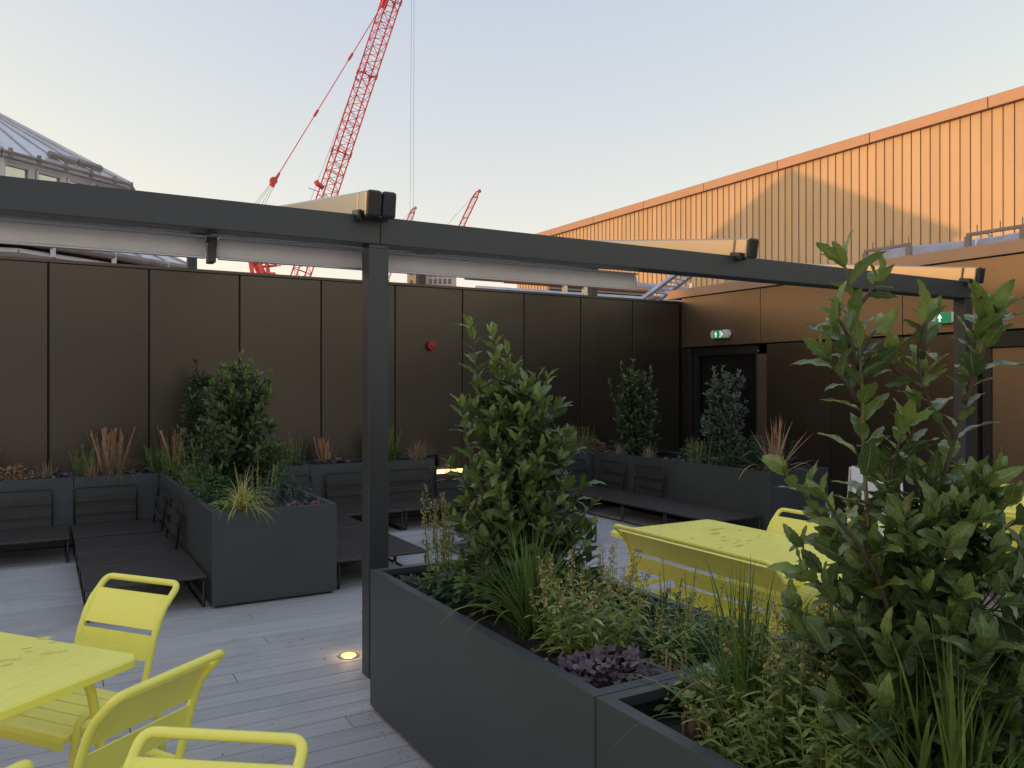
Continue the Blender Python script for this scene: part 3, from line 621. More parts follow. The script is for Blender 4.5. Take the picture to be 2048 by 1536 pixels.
# ---------------------------------------------------------------- planters
SOIL = .60; PH = .685; BOXES = []
def planter(x0, x1, y0, y1, label, h=PH, grp='blue grey metal planters'):
    BOXES.append((x0, x1, y0, y1, h)); p = empty('planter', (x0, y0, 0), label=label, cat='planter', group=grp); X, Y = x1 - x0, y1 - y0; t = .006; r = .045
    c = .0015
    MB().box(c, X - c, c, c + t, .02, h - .004).build('side_panel', M_['planter'], p, bevel=.002)
    MB().box(c, X - c, Y - c - t, Y - c, .02, h - .004).build('side_panel', M_['planter'], p, bevel=.002)
    MB().box(c, c + t, c + t + .0005, Y - c - t - .0005, .02, h - .004).build('side_panel', M_['planter'], p, bevel=.002)
    MB().box(X - c - t, X - c, c + t + .0005, Y - c - t - .0005, .02, h - .004).build('side_panel', M_['planter'], p, bevel=.002)
    rim = MB(); o = [(c, c), (X - c, c), (X - c, Y - c), (c, Y - c)]; i_ = [(c + r, c + r), (X - c - r, c + r), (X - c - r, Y - c - r), (c + r, Y - c - r)]
    V = [(a, b, h - .0035) for a, b in o] + [(a, b, h) for a, b in o] + [(a, b, h) for a, b in i_] + [(a, b, h - .03) for a, b in i_]
    F = []
    for k in range(4):
        j = (k + 1) % 4
        F += [(k, j, 4 + j, 4 + k), (4 + k, 4 + j, 8 + j, 8 + k), (8 + k, 8 + j, 12 + j, 12 + k), (12 + k, 12 + j, j, k)]
    rim.add(V, F); rim.build('rim', M_['planter'], p)
    pl = MB().box(.03, X - .03, .03, Y - .03, 0, .019).build('plinth', M_['capblack'], p)
    ns, ms = max(4, int(X / .06)), max(4, int(Y / .06)); s = MB(); q = h - (PH - SOIL)
    for i in range(ns + 1):
        for j in range(ms + 1):
            xx, yy = .012 + (X - .024) * i / ns, .012 + (Y - .024) * j / ms
            s.v.append((xx, yy, q + .02 * noise.noise(Vector((xx * 9 + x0, yy * 9 + y0, 1))))); s.uv.append((0, 0)); s.t.append(0)
    for i in range(ns):
        for j in range(ms): a = i * (ms + 1) + j; s.f.append((a, a + ms + 1, a + ms + 2, a + 1))
    s.build('soil', M_['soil'], p, True, kind='stuff')
    return p
planter(1.40, 2.32, 1.925, 3.80, 'near planter with its end beside the pergola post and a bushy bay tree')
planter(1.40, 2.32, .05, 1.923, 'nearest planter in the lower right holding the tall bay tree')
planter(1.40, 2.32, -1.83, .048, 'planter continuing the row beyond the lower right edge')
planter(1.05, 1.96, 6.03, 7.52, 'front box of the left planter arm with yellow sedge at its rim')
planter(1.05, 1.96, 7.522, 9.62, 'rear box of the left planter arm reaching the far wall')
planter(-1.60, .278, 9.02, 9.62, 'planter against the far wall at the left edge of the view')
planter(.28, 1.048, 9.02, 9.62, 'short planter in the left inner corner behind the lounge seats')
planter(-3.5, -1.602, 9.02, 9.62, 'planter against the far wall left outside the view')
planter(1.962, 2.62, 9.02, 9.62, 'planter against the far wall just right of the left planter arm')
planter(2.622, 4.16, 9.02, 9.62, 'planter against the far wall behind the near pergola post')
planter(4.162, 5.10, 9.02, 9.62, 'low planter below the glowing strip light', h=.42)
planter(5.102, 6.518, 9.02, 9.62, 'planter against the far wall behind the bushy bay tree')
planter(6.52, 7.43, 5.90, 7.36, 'front box of the right planter arm with the withered cordyline')
planter(6.52, 7.43, 7.362, 9.62, 'rear box of the right planter arm below the door')
# ---------------------------------------------------------------- lounge seats
ZS = .232
def lounge(x0, x1, y0, y1, label, cat='lounge seat'):
    s = empty('lounge_seat', ((x0 + x1) / 2, (y0 + y1) / 2, 0), label=label, cat=cat, group='low dark lounge seats')
    a, b = (x1 - x0) / 2 - .004, (y1 - y0) / 2 - .004
    MB().box(-a, a, -b, b, ZS - .022, ZS).build('seat', M_['seat'], s, bevel=.006)
    for k in (-1, 1):
        xx = k * (a - .02)
        MB().tube(rounded([(xx, -b + .012, ZS - .03), (xx, -b + .012, .009), (xx, b - .012, .009), (xx, b - .012, ZS - .03)], .025, 3), .009, 6).build('leg', M_['frame'], s, True)
    return s
def backframe(x, y, w, ax, label):       # ax 'x': spans X facing -Y ; 'y-': spans Y facing -X ; 'y+': facing +X
    rz = {'x': 0, 'y-': -math.pi / 2, 'y+': math.pi / 2}[ax]
    s = empty('seat_back', (x, y, 0), rz, label, 'seat back', 'tubular seat backs fixed before the planters')
    z0, z1 = ZS + .004, .585
    MB().tube(rounded([(-w / 2, -.075, z0), (-w / 2, -.03, z1), (w / 2, -.03, z1), (w / 2, -.075, z0)], .03, 3), .0085, 6).build('frame', M_['frame'], s, True)
    for z, q in ((.355, -.066), (.475, -.048)):
        MB().box(-w / 2 + .005, w / 2 - .005, q - .012, q - .004, z - .028, z + .034, Matrix.Rotation(R(0), 4, 'X')).build('back_slat', M_['seat'], s, bevel=.002)
    return s
for k, (a, b, t) in enumerate(((6.09, 6.77, 'front'), (6.77, 7.45, 'middle'), (7.45, 8.13, 'rear'))):
    lounge(.25, 1.03, a, b, f'{t} dark lounge seat of the row along the left side of the left planter arm')
lounge(.25, 1.03, 8.22, 8.99, 'dark corner lounge seat where the left planter arm meets the far wall planter')
lounge(-.53, .23, 8.22, 8.99, 'dark lounge seat against the far planter at the left edge'); lounge(-1.31, -.55, 8.22, 8.99, 'dark lounge seat against the far planter, left outside the view')
backframe(.56, 9.01, .55, 'x', 'second seat back from the left on the far planter'); backframe(-.18, 9.01, .55, 'x', 'seat back cut by the left edge of the photo'); backframe(-.93, 9.01, .55, 'x', 'seat back left outside the view')
backframe(1.04, 8.42, .6, 'y-', 'rear seat back on the left planter arm'); backframe(1.04, 7.48, .6, 'y-', 'front seat back on the left planter arm'); 
for k, (a, b, t) in enumerate(((6.10, 6.78, 'front'), (6.78, 7.46, 'middle'), (7.46, 8.14, 'rear'))):
    lounge(1.98, 2.76, a, b, f'{t} dark lounge seat of the row between left planter arm and pergola post')
for k, (a, t) in enumerate(((1.98, 'corner'), (2.70, 'second'), (3.42, 'third'), (4.14, 'fourth'))):
    lounge(a, a + .72, 8.20, 8.99, f'{t} dark lounge seat along the far planters right of the left planter arm')
for x, t in ((2.34, 'first'), (3.06, 'second'), (3.78, 'third'), (4.42, 'fourth')): backframe(x, 9.01, .56, 'x', f'{t} seat back along the far wall right of the left planter arm')
lounge(3.36, 4.10, 6.60, 7.38, 'left half of the free standing dark low seat behind the bushy bay tree'); lounge(4.10, 4.85, 6.60, 7.38, 'right half of the free standing dark low seat behind the bushy bay tree')
for k, (a, b, t) in enumerate(((5.98, 6.72, 'front'), (6.72, 7.46, 'middle'), (7.46, 8.20, 'rear'))):
    lounge(5.80, 6.50, a, b, f'{t} dark lounge seat of the row along the right planter arm')
lounge(5.80, 6.50, 8.22, 8.99, 'dark corner lounge seat at the right planter arm'); lounge(5.10, 5.78, 8.22, 8.99, 'dark lounge seat left of the right corner seat')
for y, t in ((8.50, 'rear'), (7.75, 'front')): backframe(6.51, y, .53, 'y-', f'{t} seat back on the right planter arm')
for x, t in ((5.45, 'left'), (6.12, 'right')): backframe(x, 9.01, .5, 'x', f'{t} seat back on the far planter beside the right planter arm')
# ---------------------------------------------------------------- deck spotlight
dl = empty('deck_light', (1.565, 4.60, 0), label='round warm deck spotlight glowing left of the post foot', cat='deck light')
MB().disc((0, 0, .001), .062, .004, 28).build('ring', M_['galv'], dl); MB().disc((0, 0, .0055), .044, .003, 28, 'z', .040).build('lens', M_['lampwarm'], dl)
for (p, e, c, s) in (((1.565, 4.60, .05), .5, (1, .55, .2), .03), ((4.66, 9.52, .46), 2.6, (1, .62, .22), .05)):
    l = bpy.data.lights.new('lamp_glow', 'POINT'); l.energy = e; l.color = c; l.shadow_soft_size = s; lo = bpy.data.objects.new('lamp_glow', l); COL.objects.link(lo); lo.location = p
# ---------------------------------------------------------------- yellow furniture
def yellow_seat(name, label, cat, W, plate=False):
    s = empty(name, label=label, cat=cat); w = W / 2; m = M_['yellow']; r = .0125
    for k in (-1, 1):
        x = k * (w + .004)
        MB().tube(rounded([(x, -.245, 0), (x, -.165, .475), (x, .155, .495), (x, .225, 0)], .055, 6), r, 10).build('leg_loop', m, s, True)
    def by(z): t = (z - .42) / .41; return -.115 - .115 * t - .055 * max(0, (t - .62) / .38) ** 1.6
    up = [(.415, ), (.50, ), (.58, ), (.66, ), (.72, ), (.76, ), (.79, ), (.815, )]
    xs = w - .014
    L = [Vector((-xs, by(u[0]), u[0])) for u in up]; T = Vector((-xs, by(.832) - .012, .832))
    L = L[:6]; T.y -= .006; pts = L + rounded([L[-1], T, Vector((xs, T.y, T.z)), Vector((xs, L[-1].y, L[-1].z))], .034, 7)[1:-1] + [Vector((-p.x, p.y, p.z)) for p in reversed(L)]
    MB().tube(pts, r, 10).build('back_frame', m, s, True)
    for z0, z1 in ((.578, .664), (.684, .797)):
        mb = MB(); n = 6; xi = xs - .006
        for i in range(n + 1):
            z = z0 + (z1 - z0) * i / n
            for (dy) in (-.0025, .0025):
                mb.v += [(-xi, by(z) + dy, z), (xi, by(z) + dy, z)]; mb.uv += [(0, 0)] * 2; mb.t += [0] * 2
        for i in range(n):
            a = i * 4; mb.f += [(a, a + 1, a + 5, a + 4), (a + 2, a + 6, a + 7, a + 3), (a, a + 4, a + 6, a + 2), (a + 1, a + 3, a + 7, a + 5)]
        mb.f += [(0, 2, 3, 1), (n * 4, n * 4 + 1, n * 4 + 3, n * 4 + 2)]
        b = mb.build('back_slat', m, s, True)
        md = b.modifiers.new('e', 'EDGE_SPLIT'); md.split_angle = R(40)
    ns = 5; d = .36; y0 = -.165
    for i in range(ns):
        a = y0 + d * i / ns; b = a + d / ns - .006
        if i == ns - 1:
            mb = MB(); prof = [(a, .442), (b - .02, .442), (b, .437), (b + .012, .425), (b + .014, .40)]
            prof2 = [(y - (.003 if j > 2 else 0), z - .004) for j, (y, z) in enumerate(prof)]
            V = [(-w + .012, y, z) for y, z in prof] + [(w - .012, y, z) for y, z in prof] + [(-w + .012, y, z) for y, z in prof2] + [(w - .012, y, z) for y, z in prof2]
            F = [(j, j + 1, 6 + j, 5 + j) for j in range(4)] + [(10 + j, 15 + j, 16 + j, 11 + j) for j in range(4)] + [(4, 9, 19, 14), (0, 10, 15, 5)] + [(j, 10 + j, 11 + j, j + 1) for j in range(4)] + [(5 + j, 6 + j, 16 + j, 15 + j) for j in range(4)]
            mb.add(V, F); mb.build('seat_slat', m, s)
        else: MB().box(-w + .012, w - .012, a, b, .438, .442).build('seat_slat', m, s, bevel=.0015)
    for k in (-1, 1): MB().tube([(k * (w - .02), -.17, .428), (k * (w - .02), .19, .428)], .010, 6).build('seat_rail', m, s, True)
    MB().box(-w + .02, w - .02, -.01, .01, .418, .436).build('cross_rail', m, s, bevel=.002)
    if plate: MB().box(-xs + .05, -xs + .10, by(.70) - .010, by(.70) - .0065, .692, .708).build('maker_plate', M_['galv'], s)
    return s
def face(dx, dy): return math.atan2(dy, dx) - math.pi / 2     # rotation so that local +y points along (dx,dy)
U = Vector((-.61, .79, 0)).normalized(); V = Vector((-.79, -.61, 0)); P1 = Vector((.28, 2.81, 0))
ca = yellow_seat('garden_chair', 'yellow slatted chair standing before the low dark seats at the left table', 'chair', .40); ca['group'] = 'yellow garden chairs'
seatc = (Vector((.088, 3.03, 0)) + Vector((.38, 3.26, 0)) + Vector((.12, 3.56, 0)) + Vector((-.17, 3.33, 0))) / 4
ca.location = seatc; ca.rotation_euler = (0, 0, face(V.x, V.y))
def putchair(c, f, label):
    o = clone(ca); o.location = c; o.rotation_euler = (0, 0, face(f.x, f.y)); o['label'] = label; return o
# back-rail centres -> seat origin is .25 in front of the rail
putchair(Vector((.29, 2.335, 0)) + U * .275, U, 'yellow slatted chair seen from behind, tucked in at the corner of the left table')
F3 = Vector((-.60, -.80, 0))
putchair(Vector((.327, 1.822, 0)) + F3 * .275, F3, 'yellow chair cut by the bottom edge, nearest to the camera')
putchair(P1 - U * .50 + V * .97 + U * .275, U, 'yellow chair of which only the back rail end shows in the bottom left corner')
def table(name, label, LX, LY, pitch=.078):     # slats run along local x ; LX short
    t = empty(name, label=label, cat='table', group='yellow slatted tables'); m = M_['yellow']; hx, hy = LX / 2, LY / 2; rad = .045; k = 6
    def rr(ax, ay, r):
        P = []
        for cx, cy, a0 in ((ax - r, ay - r, 0), (-ax + r, ay - r, 90), (-ax + r, -ay + r, 180), (ax - r, -ay + r, 270)):
            for j in range(k + 1): a = R(a0 + 90 * j / k); P.append((cx + r * math.cos(a), cy + r * math.sin(a)))
        return P
    o0, o1, i_ = rr(hx, hy, rad), rr(hx - .006, hy - .006, rad - .006), rr(hx - .055, hy - .04, .004); n = len(o0)
    V = [(x, y, .712) for x, y in o0] + [(x, y, .733) for x, y in o0] + [(x, y, .740) for x, y in o1] + [(x, y, .740) for x, y in i_] + [(x, y, .732) for x, y in i_] + [(x, y, .712) for x, y in o1]
    F = [(l * n + j, l * n + (j + 1) % n, (l + 1) * n + (j + 1) % n, (l + 1) * n + j) for l in range(4) for j in range(n)] + [(5 * n + (j + 1) % n, j + 0 if False else (j + 1) % n, j, 5 * n + j) for j in range(n)]
    MB().add(V, F).build('rim', m, t)
    ny = int((LY - .08) / pitch); pw = (LY - .08 - .004) / ny
    for j in range(ny):
        a = -hy + .042 + j * pw; MB().box(-hx + .056, hx - .056, a + .0022, a + pw - .0022, .728, .7398, bev=.0012).build('table_slat', m, t)
    MB().box(-hx + .07, hx - .07, -.02, .02, .700, .727).build('cross_rail', m, t); MB().box(-.02, .02, -hy + .1, hy - .1, .690, .699).build('centre_rail', m, t)
    for sy in (-1, 1):
        for sx in (-1, 1):
            MB().tube(rounded([(sx * (hx + .005), sy * (hy - .09), 0), (sx * (hx - .07), sy * (hy - .16), .695), (sx * .02, sy * (hy - .16), .695)], .09, 7), .0155, 10).build('leg', m, t, True)
    return t
t1 = table('garden_table', 'yellow slatted table cut by the left edge of the photo', 1.5, .95)
t1.location = P1 + U * .475 + V * .75; t1.rotation_euler = (0, 0, math.atan2(V.y, V.x))
t2 = table('garden_table', 'yellow slatted table with water spots in the middle right', .80, 1.45)
t2.location = (3.28, 3.105, 0)
t3 = clone(t2); t3.location = (5.60, 2.80, 0); t3['label'] = 'yellow slatted table at the right edge behind the tall bay tree'
b1 = yellow_seat('garden_bench', 'yellow slatted bench seen from behind at the middle right table', 'bench', 1.12, True); b1['group'] = 'yellow garden benches'
b1.location = (3.0, 2.98, 0); b1.rotation_euler = (0, 0, face(1, 0))
def putbench(x, y, f, label):
    o = clone(b1); o.location = (x, y, 0); o.rotation_euler = (0, 0, face(f, 0)); o['label'] = label
putbench(3.62, 2.92, -1, 'yellow slatted bench facing us across the middle right table')
putbench(5.32, 2.75, 1, 'yellow slatted bench with its back to us at the right edge table')
putbench(6.02, 2.92, -1, 'yellow slatted bench on the far side of the right edge table')
# faint dried water marks on the table tops
def spots(cx, cy, rx, ry, n, name, label, rz=0, seed=1):
    r = random.Random(seed); mb = MB()
    for k in range(n):
        x, y = r.gauss(0, rx), r.gauss(0, ry); a = r.uniform(.006, .022) if k % 6 else r.uniform(.025, .038); b = a * r.uniform(.3, .7); m = 12; th = r.uniform(-.3, .3)
        P = []
        for j in range(m):
            q = a * (.7 + .5 * r.random()); c = 2 * math.pi * j / m; P.append((x + math.cos(c) * q, y + math.sin(c) * q * b / a, 0))
        mb.add([(q_[0], q_[1], k * .00004) for q_ in P], [tuple(range(m))])
    o = mb.build(name, mat('damp_mark_' + str(seed), (.88, .82, .15), .18), kind='stuff'); o.location = (cx, cy, .7404); o.rotation_euler = (0, 0, rz); tag(o, label, 'water marks'); return o
spots(3.32, 3.30, .13, .16, 26, 'water_marks', 'dried water spots on the middle right yellow table top', 0, 1)
spots(P1.x - .35, P1.y + .22, .12, .10, 16, 'water_marks', 'dried water spots on the left yellow table top', 0, 2)
# white sandwich board
ab = empty('sandwich_board', (6.50, 4.66, 0), -R(35), 'white folding sandwich board half hidden behind the tall bay tree', 'board')
for s in (-1, 1):
    o = MB().box(-.22, .22, -.012, .012, 0, .86).build('panel', M_['white'], ab, bevel=.006); o.matrix_local = Matrix.Translation((0, s * .17, 0)) @ Matrix.Rotation(R(s * 10), 4, 'X')
MB().tube([(-.21, 0, .848), (.21, 0, .848)], .012, 8).build('hinge', M_['galv'], ab)
#PLANTS
# ---------------------------------------------------------------- plants
CAMP = Vector((0, 0, H))
def home_box(loc):
    for b in BOXES:
        if b[0] <= loc.x <= b[1] and b[2] <= loc.y <= b[3]: return b
    return None
def pierces(loc, pts, box):
    # True where a leaf or blade would pass through the side of its planter instead of over the rim
    if not box: return False
    W = [loc + p for p in pts]; ins = lambda q, e=0: box[0] + e < q.x < box[1] - e and box[2] + e < q.y < box[3] - e
    for a, b in zip(W[:-1], W[1:]):
        for t in (0, .34, .67, 1):
            q = a.lerp(b, t)
            if q.z < box[4] + .004 and not ins(q, .012) and ins(q, -.03): return True
            if q.z > 2.4 and False: return True
            if box[3] > 9.5 and q.y > 9.69: return True
    return False
def frame(pos, d, nrm, sx, sy=None, sz=None):
    y = d.normalized(); x = y.cross(nrm)
    if x.length < 1e-4: x = y.orthogonal()
    x.normalize(); z = x.cross(y)
    sy = sx if sy is None else sy; sz = sx if sz is None else sz
    return Matrix(((x.x * sx, y.x * sy, z.x * sz, pos.x), (x.y * sx, y.y * sy, z.y * sz, pos.y), (x.z * sx, y.z * sy, z.z * sz, pos.z), (0, 0, 0, 1)))
def leaf_geo(seed, wid=.44, seg=12, curl=.25, fold=.16, serr=.011, stalk=.05, blunt=.0):
    r = random.Random(seed); V = []; UV = []; F = []
    tw = r.uniform(-.25, .25); cu = curl * r.uniform(.4, 1.5); sb = r.uniform(-.10, .10); ph = r.uniform(0, 6)
    for i in range(seg + 1):
        t = i / seg
        ww = wid * .5 * (math.sin(math.pi * min(1, t ** (.85 + blunt))) ** .75) if 0 < i < seg else .012
        e = serr * (1 if i % 2 else -1) if 0 < i < seg else 0
        z = -cu * t * t; xo = sb * math.sin(t * 3.14)
        a = fold + tw * (t - .5)
        for s in (-1, 0, 1):
            wv = .025 * math.sin(t * 17 + ph + s) if s else 0
            V.append((xo + s * (ww + e) * 1.0, stalk + t - .06 * cu, z + (abs(s) * ww * a * 1.6 + wv if s else 0) + s * ww * tw * t)); UV.append((.5 + .5 * s, t))
    for i in range(seg):
        for k in (0, 1): a = i * 3 + k; F.append((a, a + 1, a + 4, a + 3))
    return V, F, UV
BAYG = [leaf_geo(s, .40 + .03 * (s % 4)) for s in range(8)]
SMALLG = [leaf_geo(s + 20, .42, 4, .3, .25, 0) for s in range(4)]
LANCE = [leaf_geo(s + 40, .26, 4, .45, .2, 0) for s in range(4)]
MIDG = [leaf_geo(s + 60, .40, 5, .3, .22, .015) for s in range(5)]
_cache = {}
def leaf_mesh(g, tint, m, name='leaf'):
    k = (id(g), round(tint * 5), m.name)
    if k not in _cache:
        V, F, UV = g; mb = MB(); mb.add(V, F, UV, max(.001, round(tint * 5) / 5)); _cache[k] = mb.mesh(name, m, True)
    return _cache[k]
def put_leaves(parent, leaves, geos, m, nobj, seed=1, near_first=True):
    """leaves: (pos, dir, normal, size, tint) in the parent's local space"""
    r = random.Random(seed); mats = []
    bx = home_box(parent.location)
    leaves = [l for l in leaves if not pierces(parent.location, [l[0], l[0] + l[1].normalized() * l[3] * .5, l[0] + l[1].normalized() * l[3]], bx)]
    for (p, d, n, s, t) in leaves: mats.append((frame(p, d, n, s), min(1, max(0, t)), geos[r.randrange(len(geos))], p))
    if nobj:
        org = parent.location
        mats.sort(key=lambda q: (org + q[3] - CAMP).length)
    for Mx, t, g, p in mats[:nobj]: link_mesh('leaf', leaf_mesh(g, t, m), parent, Mx)
    rest = mats[nobj:]
    if rest:
        mb = MB()
        for Mx, t, g, p in rest: mb.add([Mx @ Vector(v) for v in g[0]], g[1], g[2], max(.001, t))
        mb.build('foliage', m, parent, True, kind='stuff')
def smooth_path(pts, n):
    pts = [Vector(p) for p in pts]; P = [pts[0]] + pts + [pts[-1]]; o = []
    for i in range(1, len(P) - 2):
        for j in range(n):
            t = j / n; a, b, c, d = P[i - 1:i + 3]
            o.append(.5 * ((2 * b) + (c - a) * t + (2 * a - 5 * b + 4 * c - d) * t * t + (3 * b - a - 3 * c + d) * t ** 3))
    o.append(pts[-1]); return o
def dress(path, leaves, r, size, gap, tint, start=.0, tipn=3, ang=(38, 82), lift=.25):
    L = [0]
    for a, b in zip(path[:-1], path[1:]): L.append(L[-1] + (b - a).length)
    tot = L[-1]; s = tot * start; k = r.uniform(0, 6.28); up = Vector((0, 0, 1))
    while s < tot - gap * .4:
        i = max(j for j in range(len(L)) if L[j] <= s); i = min(i, len(path) - 2); f = (s - L[i]) / max(1e-6, L[i + 1] - L[i])
        p = path[i].lerp(path[i + 1], f); t = (path[i + 1] - path[i]).normalized(); a = t.orthogonal().normalized(); b = t.cross(a)
        rad = a * math.cos(k) + b * math.sin(k); q = s / tot; an = R(r.uniform(*ang)) * (1 - .45 * q)
        d = (t * math.cos(an) + rad * math.sin(an) + up * r.uniform(-.15, lift)).normalized()
        nrm = (t - d * t.dot(d) + up * .35 + Vector((r.uniform(-.35, .35), r.uniform(-.35, .35), 0)))
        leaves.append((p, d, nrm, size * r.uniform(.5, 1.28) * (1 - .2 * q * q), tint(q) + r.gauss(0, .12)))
        k += 2.4 + r.uniform(-.35, .35); s += gap * r.uniform(.7, 1.35)
    t = (path[-1] - path[-2]).normalized(); a = t.orthogonal().normalized(); b = t.cross(a)
    for j in range(tipn):
        c = k + j * 2.4 + r.uniform(-.6, .6); d = (t + (a * math.cos(c) + b * math.sin(c)) * r.uniform(.12, .6) + up * .15).normalized()
        leaves.append((path[-1] - t * size * r.uniform(0, .35), d, t - d * t.dot(d) + up * .1 + Vector((r.uniform(-.3, .3), r.uniform(-.3, .3), 0)), size * r.uniform(.55, .85), tint(1) + .12 + r.gauss(0, .12)))
def bay_tree(loc, label, spires, top, radius, nside, size, gap, nobj, seed, m=None, geos=None, stemr=.009, tintk=1.0, trunkh=None, base_spread=.05, lowh=.02, sk=1.0):
    """spires: list of control-point lists (local); radius(h): crown radius; nside: number of side twigs"""
    r = random.Random(seed); t = empty('bay_tree', loc, 0, label, 'bay tree', 'bay trees in the planters'); m = m or L_bay; geos = geos or BAYG
    leaves = []; stems = MB(); green = MB()
    for sp in spires:
        path = smooth_path(sp[0], 5); stt = sp[1] if len(sp) > 1 else .4
        (green if len(sp) > 2 else stems).tube(path, stemr, 6, stemr * .35)
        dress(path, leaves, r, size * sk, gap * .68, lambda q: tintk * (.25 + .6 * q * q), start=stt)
    for i in range(nside):
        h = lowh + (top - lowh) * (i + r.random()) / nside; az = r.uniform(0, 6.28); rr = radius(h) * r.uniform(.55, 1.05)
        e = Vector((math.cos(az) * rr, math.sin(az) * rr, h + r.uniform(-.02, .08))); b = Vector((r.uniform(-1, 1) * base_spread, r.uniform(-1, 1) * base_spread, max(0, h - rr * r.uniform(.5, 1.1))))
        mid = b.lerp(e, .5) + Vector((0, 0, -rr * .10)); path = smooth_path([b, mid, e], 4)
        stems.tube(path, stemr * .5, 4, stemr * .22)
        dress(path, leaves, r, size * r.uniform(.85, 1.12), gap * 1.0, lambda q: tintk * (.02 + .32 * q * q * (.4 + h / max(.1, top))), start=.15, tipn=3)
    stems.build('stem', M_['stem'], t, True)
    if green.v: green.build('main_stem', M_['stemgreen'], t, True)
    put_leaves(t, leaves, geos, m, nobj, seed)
    return t, leaves
def pxl(px, py, base, sc, d):          # local point from offsets measured beside the stem foot
    return RGT * ((px - base[0]) * sc) + FWD * d + Vector((0, 0, (base[1] - py) * sc))
# bushy bay tree in the near planter
b1c, s1 = (1042, 1207), 3.61 / 1619
q1 = lambda x, y, d=0: pxl(x, y, b1c, s1, d)
T1 = Vector((1.85, 3.10, .60))
def rad1(h):
    y = 1207 - h / s1
    for (y0, r0), (y1, r1) in zip(((1207, 120), (1110, 150), (1050, 150), (950, 132), (860, 105), (790, 70), (740, 40), (600, 20))[:-1], ((1110, 150), (1050, 150), (950, 132), (860, 105), (790, 70), (740, 40), (600, 20))):
        if y >= y1: return s1 * (r0 + (r1 - r0) * (y0 - y) / (y0 - y1))
    return .03
sp1 = [([q1(1035, 1207), q1(1000, 1050, .03), q1(968, 850, .02), q1(958, 760, -.02), q1(942, 640, -.03)], .22),
       ([q1(1045, 1207), q1(1020, 1000, -.05), q1(1005, 850, -.04), q1(1000, 760, -.02), q1(986, 655, 0)], .2),
       ([q1(1040, 1207), q1(1015, 950, .08), q1(1012, 800, .06), q1(1022, 740, .05), q1(1014, 690, .05)], .22),
       ([q1(1050, 1207), q1(1065, 1000, .02), q1(1080, 860, 0), q1(1086, 800, 0), q1(1093, 748, 0)], .35),
       ([q1(1045, 1207), q1(985, 1010, -.12), q1(950, 920, -.12), q1(935, 860, -.10), q1(925, 800, -.10)], .2),
       ([q1(1045, 1207), q1(1050, 1000, .10), q1(1050, 850, .10), q1(1040, 780, .1)], .2)]
bay_tree(T1, 'bushy bay tree with pointed top in the near planter, right of the pergola post', sp1, (1207 - 760) * s1, rad1, 205, .093, .030, 300, 11, stemr=.008)
# tall bay tree at the right edge, nearest to the camera
b2c, s2 = (1869, 1565), 1.99 / 1619
q2 = lambda x, y, d=0: pxl(x, y, b2c, s2, d)
T2 = Vector((1.90, 1.20, .60))
sp2 = [([q2(1850, 1565), q2(1775, 1250, .02), q2(1735, 1060, -.02), q2(1722, 900, -.02), q2(1718, 760, -.02), q2(1712, 600, 0), q2(1692, 505, .01)], .42, 1),
       ([q2(1712, 600), q2(1745, 570, .02), q2(1772, 528, .03)], .15), ([q2(1717, 720), q2(1680, 650, -.04), q2(1660, 622, -.05)], .15),
       ([q2(1718, 790), q2(1680, 745, -.03), q2(1632, 690, -.05)], .25), ([q2(1720, 760), q2(1745, 690, .05), q2(1760, 660, .06), q2(1785, 635, .08)], .15),
       ([q2(1722, 760), q2(1700, 690, .0), q2(1684, 640, .03)], .25),
       ([q2(1860, 1565), q2(1800, 1200, .05), q2(1790, 1050, .04), q2(1830, 880, .03), q2(1850, 760, .02), q2(1846, 680, .02), q2(1866, 598, .02)], .38),
       ([q2(1850, 760), q2(1800, 720, .03), q2(1795, 690, .03)], .2), ([q2(1846, 700), q2(1838, 650, -.03), q2(1842, 625, -.03)], .15),
       ([q2(1870, 1565), q2(1850, 1200, .02), q2(1870, 1000, 0), q2(1930, 800, .0), q2(1948, 700, 0), q2(1955, 640, .0), q2(1972, 600, .0)], .38),
       ([q2(1930, 790), q2(1950, 700, -.03), q2(1985, 600, -.03)], .15), ([q2(1945, 700), q2(1985, 660, .03), q2(2008, 620, .03)], .15),
       ([q2(1900, 860), q2(1880, 780, .06), q2(1870, 720, .06)], .2), ([q2(1790, 1050), q2(1770, 940, -.03), q2(1800, 830, -.03)], .15),
       
       ([q2(1830, 1400), q2(1720, 1120, -.10), q2(1640, 1010, -.12), q2(1600, 950, -.14)], .25), ([q2(1800, 1300), q2(1680, 1180, -.05), q2(1590, 1120, -.05)], .15),
       ([q2(1860, 1350), q2(1760, 1150, .12), q2(1660, 1000, .15), q2(1610, 940, .17)], .25)]
def rad2(h):
    y = 1565 - h / s2
    tb = ((1565, 200), (1400, 220), (1250, 265), (1130, 245), (1050, 170), (960, 110), (880, 60), (760, 40))
    for (y0, r0), (y1, r1) in zip(tb[:-1], tb[1:]):
        if y >= y1: return s2 * (r0 + (r1 - r0) * (y0 - y) / (y0 - y1))
    return .05
_, lv2 = bay_tree(T2, 'tall open bay tree with large glossy leaves filling the right edge, nearest the camera', sp2, (1565 - 960) * s2, rad2, 200, .101, .038, 300, 23, stemr=.0075, base_spread=.07, sk=1.05)
